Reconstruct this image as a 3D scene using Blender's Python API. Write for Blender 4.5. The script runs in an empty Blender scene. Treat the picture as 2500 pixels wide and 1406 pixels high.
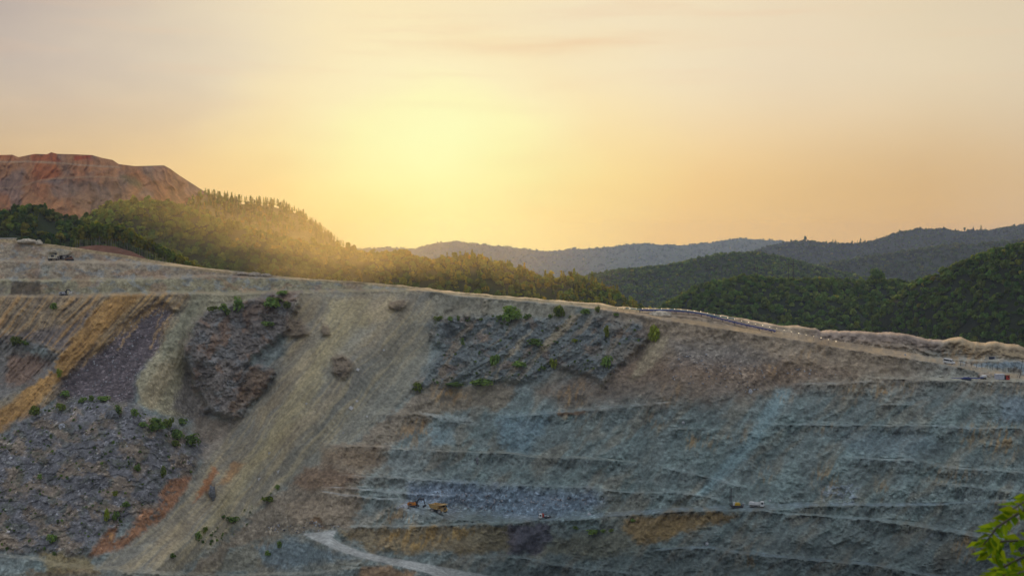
import bpy, math, random
import numpy as np
from mathutils import Vector, Matrix, Euler
R = math.radians
C = bpy.context.scene
COL = C.collection
rng = np.random.default_rng(7)
random.seed(7)

# ------------------------------------------------------------------ camera
F = 3400.0                      # focal length in photo pixels (photo 2500 x 1406)
HOR = 575.0                     # photo row of the horizon
PITCH = math.atan((703.0 - HOR) / F)
cam_d = bpy.data.cameras.new('camera')
cam = bpy.data.objects.new('camera', cam_d); COL.objects.link(cam)
cam_d.sensor_width = 36.0
cam_d.lens = 36.0 * F / 2500.0
cam_d.clip_start = 0.5; cam_d.clip_end = 60000
cam.location = (0, 0, 0); cam.rotation_euler = (R(90) - PITCH, 0, 0)
cam_d.dof.use_dof = True; cam_d.dof.focus_distance = 700; cam_d.dof.aperture_fstop = 8
C.camera = cam

# ------------------------------------------------------------------ sun and sky
SUN_AZ = math.atan((1040 - 1250) / F)    # left of the view axis
SUN_EL = R(6.0)
sd = bpy.data.lights.new('sun', 'SUN'); sun = bpy.data.objects.new('sun', sd); COL.objects.link(sun)
sd.energy = 3.0; sd.angle = R(0.6); sd.color = (1.0, 0.66, 0.34)
sdir = Vector((math.sin(SUN_AZ) * math.cos(SUN_EL), math.cos(SUN_AZ) * math.cos(SUN_EL), math.sin(SUN_EL)))
sun.rotation_euler = sdir.to_track_quat('Z', 'Y').to_euler()

def lin(c):
    return tuple(((v / 255.0) / 12.92 if v / 255.0 <= 0.04045 else ((v / 255.0 + 0.055) / 1.055) ** 2.4) for v in c)

W = bpy.data.worlds.new("World"); C.world = W; W.use_nodes = True
nt = W.node_tree; N = nt.nodes; L = nt.links
for n in list(N): N.remove(n)
def nd(t, **k):
    n = N.new(t)
    for a, b in k.items(): setattr(n, a, b)
    return n
def mth(op, a, b=None, c=None, clamp=False):
    n = nd('ShaderNodeMath', operation=op); n.use_clamp = clamp
    for i, v in enumerate((a, b, c)):
        if v is None: continue
        if isinstance(v, (int, float)): n.inputs[i].default_value = v
        else: L.new(v, n.inputs[i])
    return n.outputs[0]
def ramp(fac, stops, mode='EASE'):
    n = nd('ShaderNodeValToRGB'); n.color_ramp.interpolation = mode
    while len(n.color_ramp.elements) > 1: n.color_ramp.elements.remove(n.color_ramp.elements[-1])
    for i, (p, c) in enumerate(stops):
        e = n.color_ramp.elements[0] if i == 0 else n.color_ramp.elements.new(p)
        e.position = p; e.color = (*c, 1)
    L.new(fac, n.inputs[0]); return n.outputs[0]
def mixc(fac, a, b, mode='MIX'):
    n = nd('ShaderNodeMix', data_type='RGBA', blend_type=mode)
    for i, v in ((0, fac), (6, a), (7, b)):
        if isinstance(v, (int, float)): n.inputs[i].default_value = v
        elif isinstance(v, tuple): n.inputs[i].default_value = (*v, 1)
        else: L.new(v, n.inputs[i])
    return n.outputs[2]
tc = nd('ShaderNodeTexCoord')
sep = nd('ShaderNodeSeparateXYZ'); L.new(tc.outputs['Generated'], sep.inputs[0])
X, Y, Z = sep.outputs
az = mth('ARCTAN2', X, Y)                       # azimuth from +Y, radians
el = mth('ARCSINE', Z)
# warm glow round the veiled sun, broader sideways than it is tall
def sstep(v, a, b, lo=0.0, hi=1.0):
    n = nd('ShaderNodeMapRange', interpolation_type='SMOOTHSTEP'); L.new(v, n.inputs[0])
    for i, x in enumerate((a, b, lo, hi)): n.inputs[i + 1].default_value = x
    return n.outputs[0]
GA = math.atan((1060 - 1250) / F); GE = math.atan((HOR - 370) / F)
da = mth('SUBTRACT', az, GA); de = mth('SUBTRACT', el, GE)
nz = nd('ShaderNodeTexNoise', noise_dimensions='3D'); nz.inputs['Scale'].default_value = 5.5; nz.inputs['Detail'].default_value = 4
mp = nd('ShaderNodeMapping'); mp.inputs['Scale'].default_value = (1, 1, 3.0); mp.inputs['Rotation'].default_value = (0, R(-22), 0)
L.new(tc.outputs['Generated'], mp.inputs[0]); L.new(mp.outputs[0], nz.inputs['Vector'])
wob = mth('MULTIPLY_ADD', nz.outputs[0], 0.11, -0.055)
dey = mth('MULTIPLY', de, 1.15)
r2 = mth('ADD', mth('MULTIPLY', da, da), mth('MULTIPLY', dey, dey))
rr = mth('ADD', mth('SQRT', r2), wob)
BACK = [(0.62 / 1.6, (0.62, 0.53, 0.42)), (0.85 / 1.6, (0.47, 0.45, 0.42)), (1.2 / 1.6, (0.44, 0.45, 0.47)), (1.0, (0.42, 0.44, 0.49))]
glow = ramp(mth('MULTIPLY', rr, 1 / 1.6), [
    (0.0, lin((255, 253, 196))), (0.04 / 1.6, lin((255, 249, 193))), (0.075 / 1.6, lin((253, 239, 193))), (0.115 / 1.6, lin((250, 232, 188))),
    (0.175 / 1.6, lin((243, 226, 191))), (0.26 / 1.6, lin((235, 217, 186))), (0.36 / 1.6, lin((228, 211, 180)))] + BACK, 'LINEAR')
# towards the horizon the sky is more orange
horz = ramp(mth('MULTIPLY', rr, 1 / 1.6), [
    (0.0, lin((255, 252, 182))), (0.045 / 1.6, lin((254, 242, 170))), (0.11 / 1.6, lin((251, 221, 152))), (0.19 / 1.6, lin((241, 204, 143))), (0.34 / 1.6, lin((216, 182, 134)))] + BACK, 'LINEAR')
sky = mixc(sstep(el, 0.025, 0.125), horz, glow)
# greyer veil over the upper left
vf = mth('MULTIPLY', sstep(mth('ADD', mth('MULTIPLY', da, -1.0), wob), 0.06, 0.34), sstep(mth('ADD', el, mth('MULTIPLY', wob, 0.8)), 0.0, 0.17, 0.2, 1.0))
vf = mth('MULTIPLY', vf, sstep(rr, 0.6, 1.0, 1.0, 0.0))
sky = mixc(vf, sky, (0.62, 0.63, 0.80), 'MULTIPLY')
# thin wisps of cloud
nw = nd('ShaderNodeTexNoise', noise_dimensions='3D'); nw.inputs['Scale'].default_value = 9; nw.inputs['Detail'].default_value = 6
mp2 = nd('ShaderNodeMapping'); mp2.inputs['Scale'].default_value = (0.8, 0.8, 9); mp2.inputs['Rotation'].default_value = (0, R(4), 0)
L.new(tc.outputs['Generated'], mp2.inputs[0]); L.new(mp2.outputs[0], nw.inputs['Vector'])
wf = nd('ShaderNodeMapRange', interpolation_type='SMOOTHSTEP'); L.new(nw.outputs[0], wf.inputs[0]); wf.inputs[1].default_value = 0.5; wf.inputs[2].default_value = 0.72; wf.inputs[3].default_value = 0; wf.inputs[4].default_value = 0.22
wup = nd('ShaderNodeMapRange'); L.new(el, wup.inputs[0]); wup.inputs[1].default_value = 0.06; wup.inputs[2].default_value = 0.15
sky = mixc(mth('MULTIPLY', wf.outputs[0], wup.outputs[0]), sky, lin((236, 196, 160)))
# a few darker streaks high up, right of the glow
ca = mth('DIVIDE', mth('SUBTRACT', az, math.atan((1400 - 1250) / F)), 0.075); ce = mth('DIVIDE', mth('SUBTRACT', mth('ADD', el, mth('MULTIPLY', nz.outputs[0], 0.02)), math.atan((HOR - 104) / F) + 0.01), 0.0055)
cg = mth('EXPONENT', mth('MULTIPLY', mth('ADD', mth('MULTIPLY', ca, ca), mth('MULTIPLY', ce, ce)), -1.0))
wn = nd('ShaderNodeTexNoise'); wn.inputs['Scale'].default_value = 30; wn.inputs['Detail'].default_value = 5; L.new(mp2.outputs[0], wn.inputs['Vector'])
sky = mixc(mth('MULTIPLY', mth('MULTIPLY', cg, wn.outputs[0]), 0.5), sky, lin((232, 178, 132)))
# overhead sky brightened beyond true dusk, to bring out treads and crown tops
zb = mixc(sstep(rr, 0.55, 0.9), (1.0, 1.0, 1.0), nd('ShaderNodeVectorMath', operation='SCALE').outputs[0])
zs = [n for n in N if n.bl_idname == 'ShaderNodeVectorMath' and not n.inputs[0].is_linked][-1]
zs.inputs[0].default_value = (1.0, 1.02, 1.06); L.new(sstep(el, 0.0, 1.1, 0.55, 2.1), zs.inputs['Scale'])
sky = mixc(1.0, sky, zb, 'MULTIPLY')
# the sky behind the haze: brighter the longer its light has come through that haze
HZD, HZT, HZY = 4.2e-5, 125.0, 15500.0
path = mth('MINIMUM', mth('DIVIDE', HZT, mth('MAXIMUM', Z, 0.0005)), HZY)
TT = mth('EXPONENT', mth('MULTIPLY', path, -HZD))
hza = nd('ShaderNodeVectorMath', operation='SCALE'); hza.inputs[0].default_value = (0.40, 0.40, 0.40); L.new(mth('SUBTRACT', 1.0, TT), hza.inputs['Scale'])
hzb = nd('ShaderNodeVectorMath', operation='SUBTRACT'); L.new(sky, hzb.inputs[0]); L.new(hza.outputs[0], hzb.inputs[1])
hzc = nd('ShaderNodeVectorMath', operation='SCALE'); L.new(hzb.outputs[0], hzc.inputs[0]); L.new(mth('DIVIDE', 1.0, TT), hzc.inputs['Scale']); sky = hzc.outputs[0]
# physical sky for the air far round from the sun
ns = nd('ShaderNodeTexSky', sky_type='NISHITA'); ns.sun_disc = False; ns.sun_elevation = SUN_EL; ns.sun_rotation = SUN_AZ; ns.dust_density = 3
cmbz = nd('ShaderNodeCombineXYZ'); L.new(X, cmbz.inputs[0]); L.new(Y, cmbz.inputs[1]); L.new(mth('MAXIMUM', Z, 0.02), cmbz.inputs[2]); L.new(cmbz.outputs[0], ns.inputs[0])
bg1 = nd('ShaderNodeBackground'); L.new(sky, bg1.inputs[0]); bg1.inputs[1].default_value = 1.0
bg2 = nd('ShaderNodeBackground'); L.new(ns.outputs[0], bg2.inputs[0]); bg2.inputs[1].default_value = 0.12
ms = nd('ShaderNodeMixShader')
bl = nd('ShaderNodeMapRange', interpolation_type='SMOOTHSTEP'); L.new(rr, bl.inputs[0]); bl.inputs[1].default_value = 0.7; bl.inputs[2].default_value = 1.5; bl.inputs[4].default_value = 0.35
L.new(bl.outputs[0], ms.inputs[0]); L.new(bg1.outputs[0], ms.inputs[1]); L.new(bg2.outputs[0], ms.inputs[2])
wo = nd('ShaderNodeOutputWorld'); L.new(ms.outputs[0], wo.inputs[0])

C.view_settings.view_transform = 'Standard'; C.view_settings.look = 'None'
C.view_settings.exposure = 0.0; C.view_settings.gamma = 1.0
C.cycles.volume_bounces = 0; C.cycles.max_bounces = 5; C.cycles.diffuse_bounces = 2
C.cycles.transparent_max_bounces = 16
C.cycles.use_denoising = True

# ------------------------------------------------------------------ noise
_t = np.random.default_rng(3)
_P = np.concatenate([_t.permutation(256)] * 3)
_ang = _t.random(256) * 2 * np.pi
_G2 = np.stack([np.cos(_ang), np.sin(_ang)], 1)
def pn(x, y):
    xi = np.floor(x).astype(int); yi = np.floor(y).astype(int)
    xf = x - xi; yf = y - yi; xi &= 255; yi &= 255
    u = xf * xf * xf * (xf * (xf * 6 - 15) + 10); v = yf * yf * yf * (yf * (yf * 6 - 15) + 10)
    def g(ix, iy, fx, fy):
        k = _G2[_P[_P[ix & 255] + (iy & 255)]]
        return k[..., 0] * fx + k[..., 1] * fy
    a = g(xi, yi, xf, yf); b = g(xi + 1, yi, xf - 1, yf)
    c = g(xi, yi + 1, xf, yf - 1); d = g(xi + 1, yi + 1, xf - 1, yf - 1)
    return (a + u * (b - a) + v * ((c + u * (d - c)) - (a + u * (b - a)))) * 1.5
def fbm(x, y, o=4, off=0.0, gain=0.5):
    s = 0; a = 1.0
    for i in range(o):
        s = s + a * pn(x * 2 ** i + off + 17.3 * i, y * 2 ** i + off * 1.7 - 9.1 * i); a *= gain
    return s
def ridge(x, y, o=4, off=0.0):
    s = 0; a = 1.0
    for i in range(o):
        s = s + a * (0.5 - np.abs(pn(x * 2 ** i + off + 7.7 * i, y * 2 ** i - off + 3.3 * i))); a *= 0.5
    return s
def sst(a, b, x):
    t = np.clip((x - a) / (b - a), 0, 1); return t * t * (3 - 2 * t)

# ------------------------------------------------------------------ picture <-> world
cp, sp_ = math.cos(PITCH), math.sin(PITCH)
def ray(px, py):
    a = (np.asarray(px, float) - 1250) / F; e = (703 - np.asarray(py, float)) / F
    dy = cp + e * sp_; dz = -sp_ + e * cp
    return a / dy, dz / dy
def curve(pts):
    xs = [p[0] for p in pts]; ys = [p[1] for p in pts]
    return lambda x: np.interp(x, xs, ys)

# ------------------------------------------------------------------ tagging, mesh helpers
def tag(o, label=None, cat=None, group=None, kind=None):
    if label: o['label'] = label
    if cat: o['category'] = cat
    if group: o['group'] = group
    if kind: o['kind'] = kind
    return o
def link(o, parent=None):
    COL.objects.link(o)
    if parent is not None: o.parent = parent
    return o
def npmesh(name, verts, faces, mat, smooth=True, col=None, fl=None):
    """verts (n,3), faces (m,k) arrays -> mesh; col: per vertex rgb -> attribute 'albedo'"""
    verts = np.asarray(verts, np.float32); faces = np.asarray(faces, np.int32)
    me = bpy.data.meshes.new(name)
    k = faces.shape[1]
    me.vertices.add(len(verts)); me.vertices.foreach_set('co', verts.ravel())
    me.loops.add(faces.size); me.loops.foreach_set('vertex_index', faces.ravel())
    me.polygons.add(len(faces)); me.polygons.foreach_set('loop_start', np.arange(0, faces.size, k, dtype=np.int32))
    try: me.polygons.foreach_set('loop_total', np.full(len(faces), k, np.int32))
    except Exception: pass
    me.polygons.foreach_set('use_smooth', np.full(len(faces), smooth))
    me.update(calc_edges=True)
    if col is not None:
        a = me.color_attributes.new('albedo', 'FLOAT_COLOR', 'POINT')
        c4 = np.ones((len(verts), 4), np.float32); c4[:, :3] = col; a.data.foreach_set('color', c4.ravel())
    if fl:
        for nme, arr in fl.items():
            a = me.attributes.new(nme, 'FLOAT', 'POINT'); a.data.foreach_set('value', np.asarray(arr, np.float32).ravel())
    me.materials.append(mat)
    return me
def gridfaces(nr, nc):
    i = np.arange(nr * nc).reshape(nr, nc)
    return np.stack([i[:-1, :-1], i[1:, :-1], i[1:, 1:], i[:-1, 1:]], -1).reshape(-1, 4)

def matn(name, rough=0.9):
    m = bpy.data.materials.new(name); m.use_nodes = True
    b = m.node_tree.nodes['Principled BSDF']; b.inputs['Roughness'].default_value = rough
    b.inputs['Specular IOR Level'].default_value = 0.2
    return m, m.node_tree, b
def simple(name, rgb, rough=0.7, var=0.18, scale=3.0, metal=0.0, emit=None):
    """rgb = albedo (linear); mottled by two noises so that no paint is flat"""
    m, t, b = matn(name, rough); nn = t.nodes; ll = t.links
    b.inputs['Metallic'].default_value = metal; b.inputs['Specular IOR Level'].default_value = 0.4
    tcx = nn.new('ShaderNodeTexCoord'); n1 = nn.new('ShaderNodeTexNoise'); n1.inputs['Scale'].default_value = scale; n1.inputs['Detail'].default_value = 5
    ll.new(tcx.outputs['Object'], n1.inputs['Vector'])
    mr = nn.new('ShaderNodeMapRange'); ll.new(n1.outputs[0], mr.inputs[0]); mr.inputs[1].default_value = 0.3; mr.inputs[2].default_value = 0.7
    mr.inputs[3].default_value = 1 - var * 1.6; mr.inputs[4].default_value = 1 + var * 0.6
    mx = nn.new('ShaderNodeMix'); mx.data_type = 'RGBA'; mx.blend_type = 'MULTIPLY'; mx.inputs[0].default_value = 1
    mx.inputs[6].default_value = (*rgb, 1); ll.new(mr.outputs[0], mx.inputs[7]); ll.new(mx.outputs[2], b.inputs['Base Color'])
    if emit:
        b.inputs['Emission Color'].default_value = (*emit[0], 1); b.inputs['Emission Strength'].default_value = emit[1]
    return m

def rock_material(name, fine=0.55, bump=0.5, px_scale=1.0):
    m, t, b = matn(name, 0.95); nn = t.nodes; ll = t.links
    def q(ty, **k):
        n = nn.new(ty)
        for a, v in k.items(): setattr(n, a, v)
        return n
    at = q('ShaderNodeAttribute', attribute_name='albedo')
    ru = q('ShaderNodeAttribute', attribute_name='rubble')
    tcx = q('ShaderNodeTexCoord')
    # strata and gully lines run down-left across the face: squeeze the coordinate along that fall line
    rot = q('ShaderNodeMapping', vector_type='TEXTURE'); rot.inputs['Rotation'].default_value = (0, R(-39), 0)
    ll.new(tcx.outputs['Object'], rot.inputs[0])
    sc = q('ShaderNodeMapping'); sc.inputs['Scale'].default_value = (0.55, 0.3, 0.055); ll.new(rot.outputs[0], sc.inputs[0])
    st = q('ShaderNodeTexNoise'); st.inputs['Scale'].default_value = 1.0 * px_scale; st.inputs['Detail'].default_value = 6; st.inputs['Roughness'].default_value = 0.6; ll.new(sc.outputs[0], st.inputs['Vector'])
    n2 = q('ShaderNodeTexNoise'); n2.inputs['Scale'].default_value = 0.55 * px_scale; n2.inputs['Detail'].default_value = 8; n2.inputs['Roughness'].default_value = 0.72; ll.new(tcx.outputs['Object'], n2.inputs['Vector'])
    vo = q('ShaderNodeTexVoronoi'); vo.inputs['Scale'].default_value = 0.75 * px_scale; vo.inputs['Randomness'].default_value = 1; ll.new(tcx.outputs['Object'], vo.inputs['Vector'])
    def mr(src, a, b_, c, d):
        x = q('ShaderNodeMapRange'); ll.new(src, x.inputs[0])
        for i, v in enumerate((a, b_, c, d)): x.inputs[i + 1].default_value = v
        return x.outputs[0]
    def mul(a, c):
        x = q('ShaderNodeMath', operation='MULTIPLY')
        for i, v in enumerate((a, c)):
            if isinstance(v, (int, float)): x.inputs[i].default_value = v
            else: ll.new(v, x.inputs[i])
        return x.outputs[0]
    f = mul(mr(st.outputs[0], 0.3, 0.7, 1 - fine * 0.3, 1 + fine * 0.3), mr(n2.outputs[0], 0.3, 0.7, 1 - fine * 0.75, 1 + fine * 0.75))
    # broken stone: each cell its own grey, a few nearly white
    sepc = q('ShaderNodeSeparateColor'); ll.new(vo.outputs['Color'], sepc.inputs[0])
    stone = q('ShaderNodeValToRGB'); cr = stone.color_ramp; cr.interpolation = 'LINEAR'
    cr.elements[0].position = 0; cr.elements[0].color = (0.5,) * 3 + (1,); cr.elements[1].position = 0.86; cr.elements[1].color = (1.15,) * 3 + (1,)
    e = cr.elements.new(0.95); e.color = (1.7,) * 3 + (1,)
    e = cr.elements.new(1.0); e.color = (2.4,) * 3 + (1,)
    ll.new(sepc.outputs[0], stone.inputs[0])
    m1 = q('ShaderNodeMix', data_type='RGBA', blend_type='MIX'); ll.new(ru.outputs['Fac'], m1.inputs[0]); m1.inputs[6].default_value = (1, 1, 1, 1); ll.new(stone.outputs[0], m1.inputs[7])
    m2 = q('ShaderNodeMix', data_type='RGBA', blend_type='MULTIPLY'); m2.inputs[0].default_value = 1; ll.new(at.outputs['Color'], m2.inputs[6]); ll.new(f, m2.inputs[7])
    m3 = q('ShaderNodeMix', data_type='RGBA', blend_type='MULTIPLY'); m3.inputs[0].default_value = 1; ll.new(m2.outputs[2], m3.inputs[6]); ll.new(m1.outputs[2], m3.inputs[7])
    ll.new(m3.outputs[2], b.inputs['Base Color'])
    add = q('ShaderNodeMath', operation='ADD'); ll.new(n2.outputs[0], add.inputs[0]); ll.new(mul(vo.outputs['Distance'], mul(ru.outputs['Fac'], -0.8)), add.inputs[1])
    bp = q('ShaderNodeBump'); bp.inputs['Strength'].default_value = bump; bp.inputs['Distance'].default_value = 1.2 / px_scale; ll.new(add.outputs[0], bp.inputs['Height']); ll.new(bp.outputs[0], b.inputs['Normal'])
    return m
M = {}
M['rock'] = rock_material('pit_rock')
M['dump'] = rock_material('dump_earth', fine=0.32, bump=0.4, px_scale=0.5)

# shade light reaching a face turned to the camera (used only to turn photo tones into albedo)
SHADE = np.array([0.285, 0.285, 0.29])
def alb(c):
    a = np.array(lin(c)) / SHADE
    return np.maximum(a * min(1.0, 0.72 / a.max()), 0.012)

def pmask(PX, PY, pts, soft):
    """soft inside-mask of a polygon given on the face (1 inside, 0 outside)"""
    P = np.array(pts, float); out = np.zeros(PX.shape, np.float32)
    pad = soft * 1.5
    sel = (PX > P[:, 0].min() - pad) & (PX < P[:, 0].max() + pad) & (PY > P[:, 1].min() - pad) & (PY < P[:, 1].max() + pad)
    if not sel.any(): return out
    x = PX[sel]; y = PY[sel]; ins = np.zeros(x.shape, bool); d2 = np.full(x.shape, 1e9)
    for i in range(len(P)):
        x0, y0 = P[i - 1]; x1, y1 = P[i]
        ins ^= ((y0 > y) != (y1 > y)) & (x < (x1 - x0) * (y - y0) / ((y1 - y0) if y1 != y0 else 1e-9) + x0)
        ex_, ey_ = x1 - x0, y1 - y0; tt = np.clip(((x - x0) * ex_ + (y - y0) * ey_) / (ex_ * ex_ + ey_ * ey_ + 1e-9), 0, 1)
        d2 = np.minimum(d2, (x - x0 - tt * ex_) ** 2 + (y - y0 - tt * ey_) ** 2)
    d = np.sqrt(d2) * np.where(ins, 1, -1)
    out[sel] = sst(-soft, soft, d); return out
def lmask(PX, PY, pts, half, soft=1.5, fade=18, wander=False):
    """mask of a ledge line y(x) of half thickness `half`, ends faded, its width wandering along the line"""
    xs = [p[0] for p in pts]; ys = [p[1] for p in pts]; out = np.zeros(PX.shape)
    pad = 12; hm = max(half) if isinstance(half, (list, tuple)) else half
    cols = np.where((PX[0] > xs[0] - 2) & (PX[0] < xs[-1] + 2))[0]
    if not len(cols): return out
    c0, c1 = cols[0], cols[-1] + 1; sub = PY[:, c0:c1]; rows = np.where(((sub > min(ys) - hm * 1.6 - pad) & (sub < max(ys) + hm * 1.6 + pad)).any(1))[0]
    if not len(rows): return out
    r0, r1 = rows[0], rows[-1] + 1; X_ = PX[r0:r1, c0:c1]; Y_ = PY[r0:r1, c0:c1]; xr = X_[0]
    yl = np.interp(xr, xs, ys) + .8 * fbm(xr / 30, xr * 0 + ys[0], 3, 71.0); hh = np.interp(xr, xs, half) if isinstance(half, (list, tuple)) else half + 0 * xr
    if wander and hm < 4: hh = hh * np.clip(.85 + .75 * fbm(xr / 55, xr * 0 + ys[0] * .37, 3, 73.0), .25, 1.5)
    m = 1 - sst(hh - soft * .5, hh + soft, np.abs(Y_ - yl))
    out[r0:r1, c0:c1] = m * (sst(xs[0] - 1, xs[0] + fade, xr) * (1 - sst(xs[-1] - fade, xs[-1] + 1, xr)))
    return out
# ------------------------------------------------------------------ the pit wall
CREST0 = curve([(-120, 575), (0, 584), (60, 589), (100, 594), (130, 597), (200, 607), (300, 622), (400, 640), (500, 655), (560, 661), (620, 667), (680, 675), (760, 682),
               (860, 688), (950, 696), (1050, 706), (1100, 714), (1200, 723), (1300, 731), (1400, 740), (1480, 747), (1500, 751), (1560, 758), (1640, 758), (1700, 763),
               (1740, 773), (1800, 781), (1860, 793), (1920, 803), (1955, 803), (1991, 809), (2003, 816), (2069, 815), (2129, 818), (2218, 823), (2266, 837),
               (2302, 840), (2320, 834), (2347, 833), (2368, 842), (2397, 846), (2427, 843), (2457, 851), (2484, 851), (2500, 857), (2640, 862)])
def CREST(x):
    x = np.asarray(x, float); a_ = .5 + 1.0 * sst(1900, 2000, x)
    return CREST0(x) + a_ * (fbm(x / 34, x * 0 + 3.3, 4, 50.0) + .5 * fbm(x / 7, x * 0 + 1.3, 2, 51.0))
CD = curve([(-200, 905), (0, 900), (500, 880), (1000, 850), (1500, 812), (1800, 790), (2000, 775), (2640, 742)])
NCOL, NROW = 1330, 470
cx_ = np.linspace(-110, 2610, NCOL)
top_ = CREST(cx_); BOT = 1500.0
tt_ = np.linspace(0, 1, NROW)[:, None]
PX = np.repeat(cx_[None, :], NROW, 0); PY = top_[None, :] + (BOT - top_[None, :]) * tt_
# coordinates along and across the fall line (down-left)
QA = PX + 0.83 * PY + 16 * fbm(PX / 190, PY / 150, 3, 33.0)
QB = PY - 0.35 * PX
wx = fbm(PX / 55, PY / 55, 4, 1.0) * 12; wy = fbm(PX / 50, PY / 50, 4, 5.0) * 9
WX, WY = PX + wx, PY + wy
wx2 = fbm(PX / 14, PY / 14, 3, 2.0) * 4.5; WX2, WY2 = PX + wx * .35 + wx2, PY + wy * .35 + fbm(PX / 13, PY / 13, 3, 8.0) * 3.5
STK = fbm(QA / 15, QB / 210, 5, 3.0, 0.6)              # long streaks down the fall line
STK2 = fbm(QA / 6.0, QB / 150, 4, 13.0, 0.6)
BIG = fbm(PX / 260, PY / 170, 4, 4.0)
MED = fbm(PX / 70, PY / 50, 4, 6.0)
FIN = fbm(PX / 16, PY / 12, 4, 9.0, 0.62)
VRT = fbm((PX + .25 * PY) / 13, PY / 42, 4, 11.0, 0.6)

# ---- ledges (benches cut in the face): polyline, half thickness in photo px, how level, tone, tone opacity
LG = []
def ledge(pts, half, lev=1.0, tone=None, op=0.6, soft=1.5): LG.append((pts, half, lev, tone, op, soft))
pale = (150, 140, 118); bl = (128, 134, 134); blb = (148, 156, 160)
ledge([(-120, 637), (110, 636), (170, 638), (300, 641), (400, 645), (480, 652), (560, 662)], 2.4, 1, (132, 124, 104), .45)
ledge([(-120, 681), (100, 684), (300, 683), (400, 678), (520, 673), (700, 680), (900, 687), (1040, 702)], 1.8, 1, (128, 120, 98), .35)
ledge([(-120, 721), (40, 723), (200, 723), (260, 719), (450, 714), (560, 716), (700, 712), (800, 711), (960, 708), (1040, 706)], 2.8, 1, (140, 122, 90), .3)
# rim road, narrow at centre, wide at right
ledge([(990, 704), (1030, 709), (1070, 711), (1110, 719)], 2.6, 1, (190, 168, 128), .8)
ledge([(1090, 719), (1200, 727), (1300, 736), (1400, 746), (1450, 751)], 2.2, 1, (168, 146, 112), .8)
ledge([(1400, 744), (1500, 757), (1560, 764), (1620, 776), (1700, 788), (1790, 802), (1870, 811)], [3, 4, 4, 4.5, 5, 5, 4], 1, (204, 172, 124), .95)
ledge([(1560, 762), (1640, 764), (1720, 772), (1800, 791), (1900, 812)], [2, 5, 6, 6, 4], .9, (138, 118, 100), .7)
ledge([(1780, 800), (1860, 812), (1920, 818), (2039, 839), (2158, 859), (2278, 877), (2338, 890), (2427, 910), (2500, 922), (2640, 938)], [5, 7, 7, 7.5, 8, 7, 6.5, 6.5, 5, 4], 1, (176, 150, 112), .95)
ledge([(2130, 921), (2200, 923), (2350, 925), (2500, 928), (2640, 930)], [1.5, 3, 4, 4.5, 4], 1, (124, 122, 108), .7)
ledge([(2290, 879), (2345, 878), (2450, 880), (2640, 884)], 2.0, 1, (140, 142, 132), .7)
ledge([(2080, 826), (2150, 838), (2230, 848), (2290, 862)], [1.5, 2, 2, 1.5], .8, (140, 122, 104), .6)
ledge([(2420, 861), (2460, 863), (2500, 868), (2640, 876)], [1.5, 2.5, 3, 3], .9, (186, 166, 128), .8)
# blue face benches
ledge([(1930, 938), (2000, 935), (2060, 935), (2140, 930)], 1.6, .9, bl, .35)
ledge([(2130, 986), (2250, 986)], 1.5, .9, bl, .4)
ledge([(1868, 1034), (2000, 1036), (2150, 1037), (2278, 1037), (2353, 1044), (2640, 1046)], 1.7, 1, bl, .5)
ledge([(2262, 1037), (2353, 1044), (2400, 1044)], 1.3, .5, blb, .75)
ledge([(2045, 1114), (2152, 1120), (2242, 1123), (2308, 1139), (2400, 1146), (2500, 1152), (2640, 1160)], 2.0, 1, (146, 150, 148), .6)
ledge([(2262, 1174), (2353, 1186), (2412, 1194), (2520, 1200)], 1.5, .9, bl, .5)
ledge([(1618, 1139), (1660, 1148), (1708, 1160), (1785, 1179), (1820, 1190)], 1.8, .9, bl, .6)
ledge([(1627, 1045), (1708, 1045), (1740, 1047)], 1.5, .9, (118, 112, 104), .5)
ledge([(1230, 1016), (1260, 1013), (1355, 1006), (1469, 996), (1588, 985), (1642, 979)], 2.2, 1, bl, .5)
ledge([(1580, 986), (1642, 979)], 1.0, .3, (160, 158, 150), .7)
ledge([(900, 1009), (1021, 1008), (1078, 1018), (1168, 1030)], 1.4, .9, (120, 118, 108), .4)
ledge([(779, 1083), (827, 1086), (923, 1090), (960, 1086)], 1.6, .9, (124, 112, 98), .6)
ledge([(940, 1093), (1099, 1100), (1242, 1105), (1300, 1113), (1424, 1117), (1514, 1123), (1560, 1130)], [1, 1.6, 2.4, 2.6, 2.4, 2, 1], 1, (176, 172, 156), .7)
ledge([(827, 1159), (988, 1165), (1108, 1174), (1200, 1182), (1439, 1188), (1529, 1202), (1648, 1200), (1768, 1217)], 1.8, 1, bl, .5)
ledge([(791, 1188), (863, 1191), (959, 1200), (1090, 1209), (1110, 1206)], 2.0, 1, (158, 164, 166), .6)
ledge([(779, 1197), (848, 1209), (970, 1218), (1000, 1222)], 2.2, 1, (150, 156, 158), .6)
# main haul bench with the machines
ledge([(960, 1228), (1000, 1236), (1100, 1254), (1200, 1262), (1300, 1266), (1400, 1262), (1500, 1255), (1600, 1248), (1700, 1242), (1780, 1240), (1870, 1238),
       (1950, 1232), (2050, 1230), (2200, 1232), (2300, 1229), (2400, 1224), (2500, 1219), (2640, 1214)],
      [7, 12, 14, 10, 6, 5, 5, 5, 5, 7, 8, 6, 4, 3.5, 2, 1.8, 1.8, 1.8], 1, (112, 126, 140), .5, 2.5)
ledge([(1205, 1256), (1250, 1259), (1290, 1264), (1325, 1266)], [3, 6, 6, 3], .8, (180, 188, 196), 1.4)
ledge([(1890, 1233), (2050, 1231), (2130, 1232), (2215, 1232)], 1.2, .5, (150, 160, 170), .7)
ledge([(825, 1288), (880, 1283), (988, 1283), (1138, 1278), (1300, 1272)], 2.4, 1, (120, 124, 120), .5)
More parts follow.
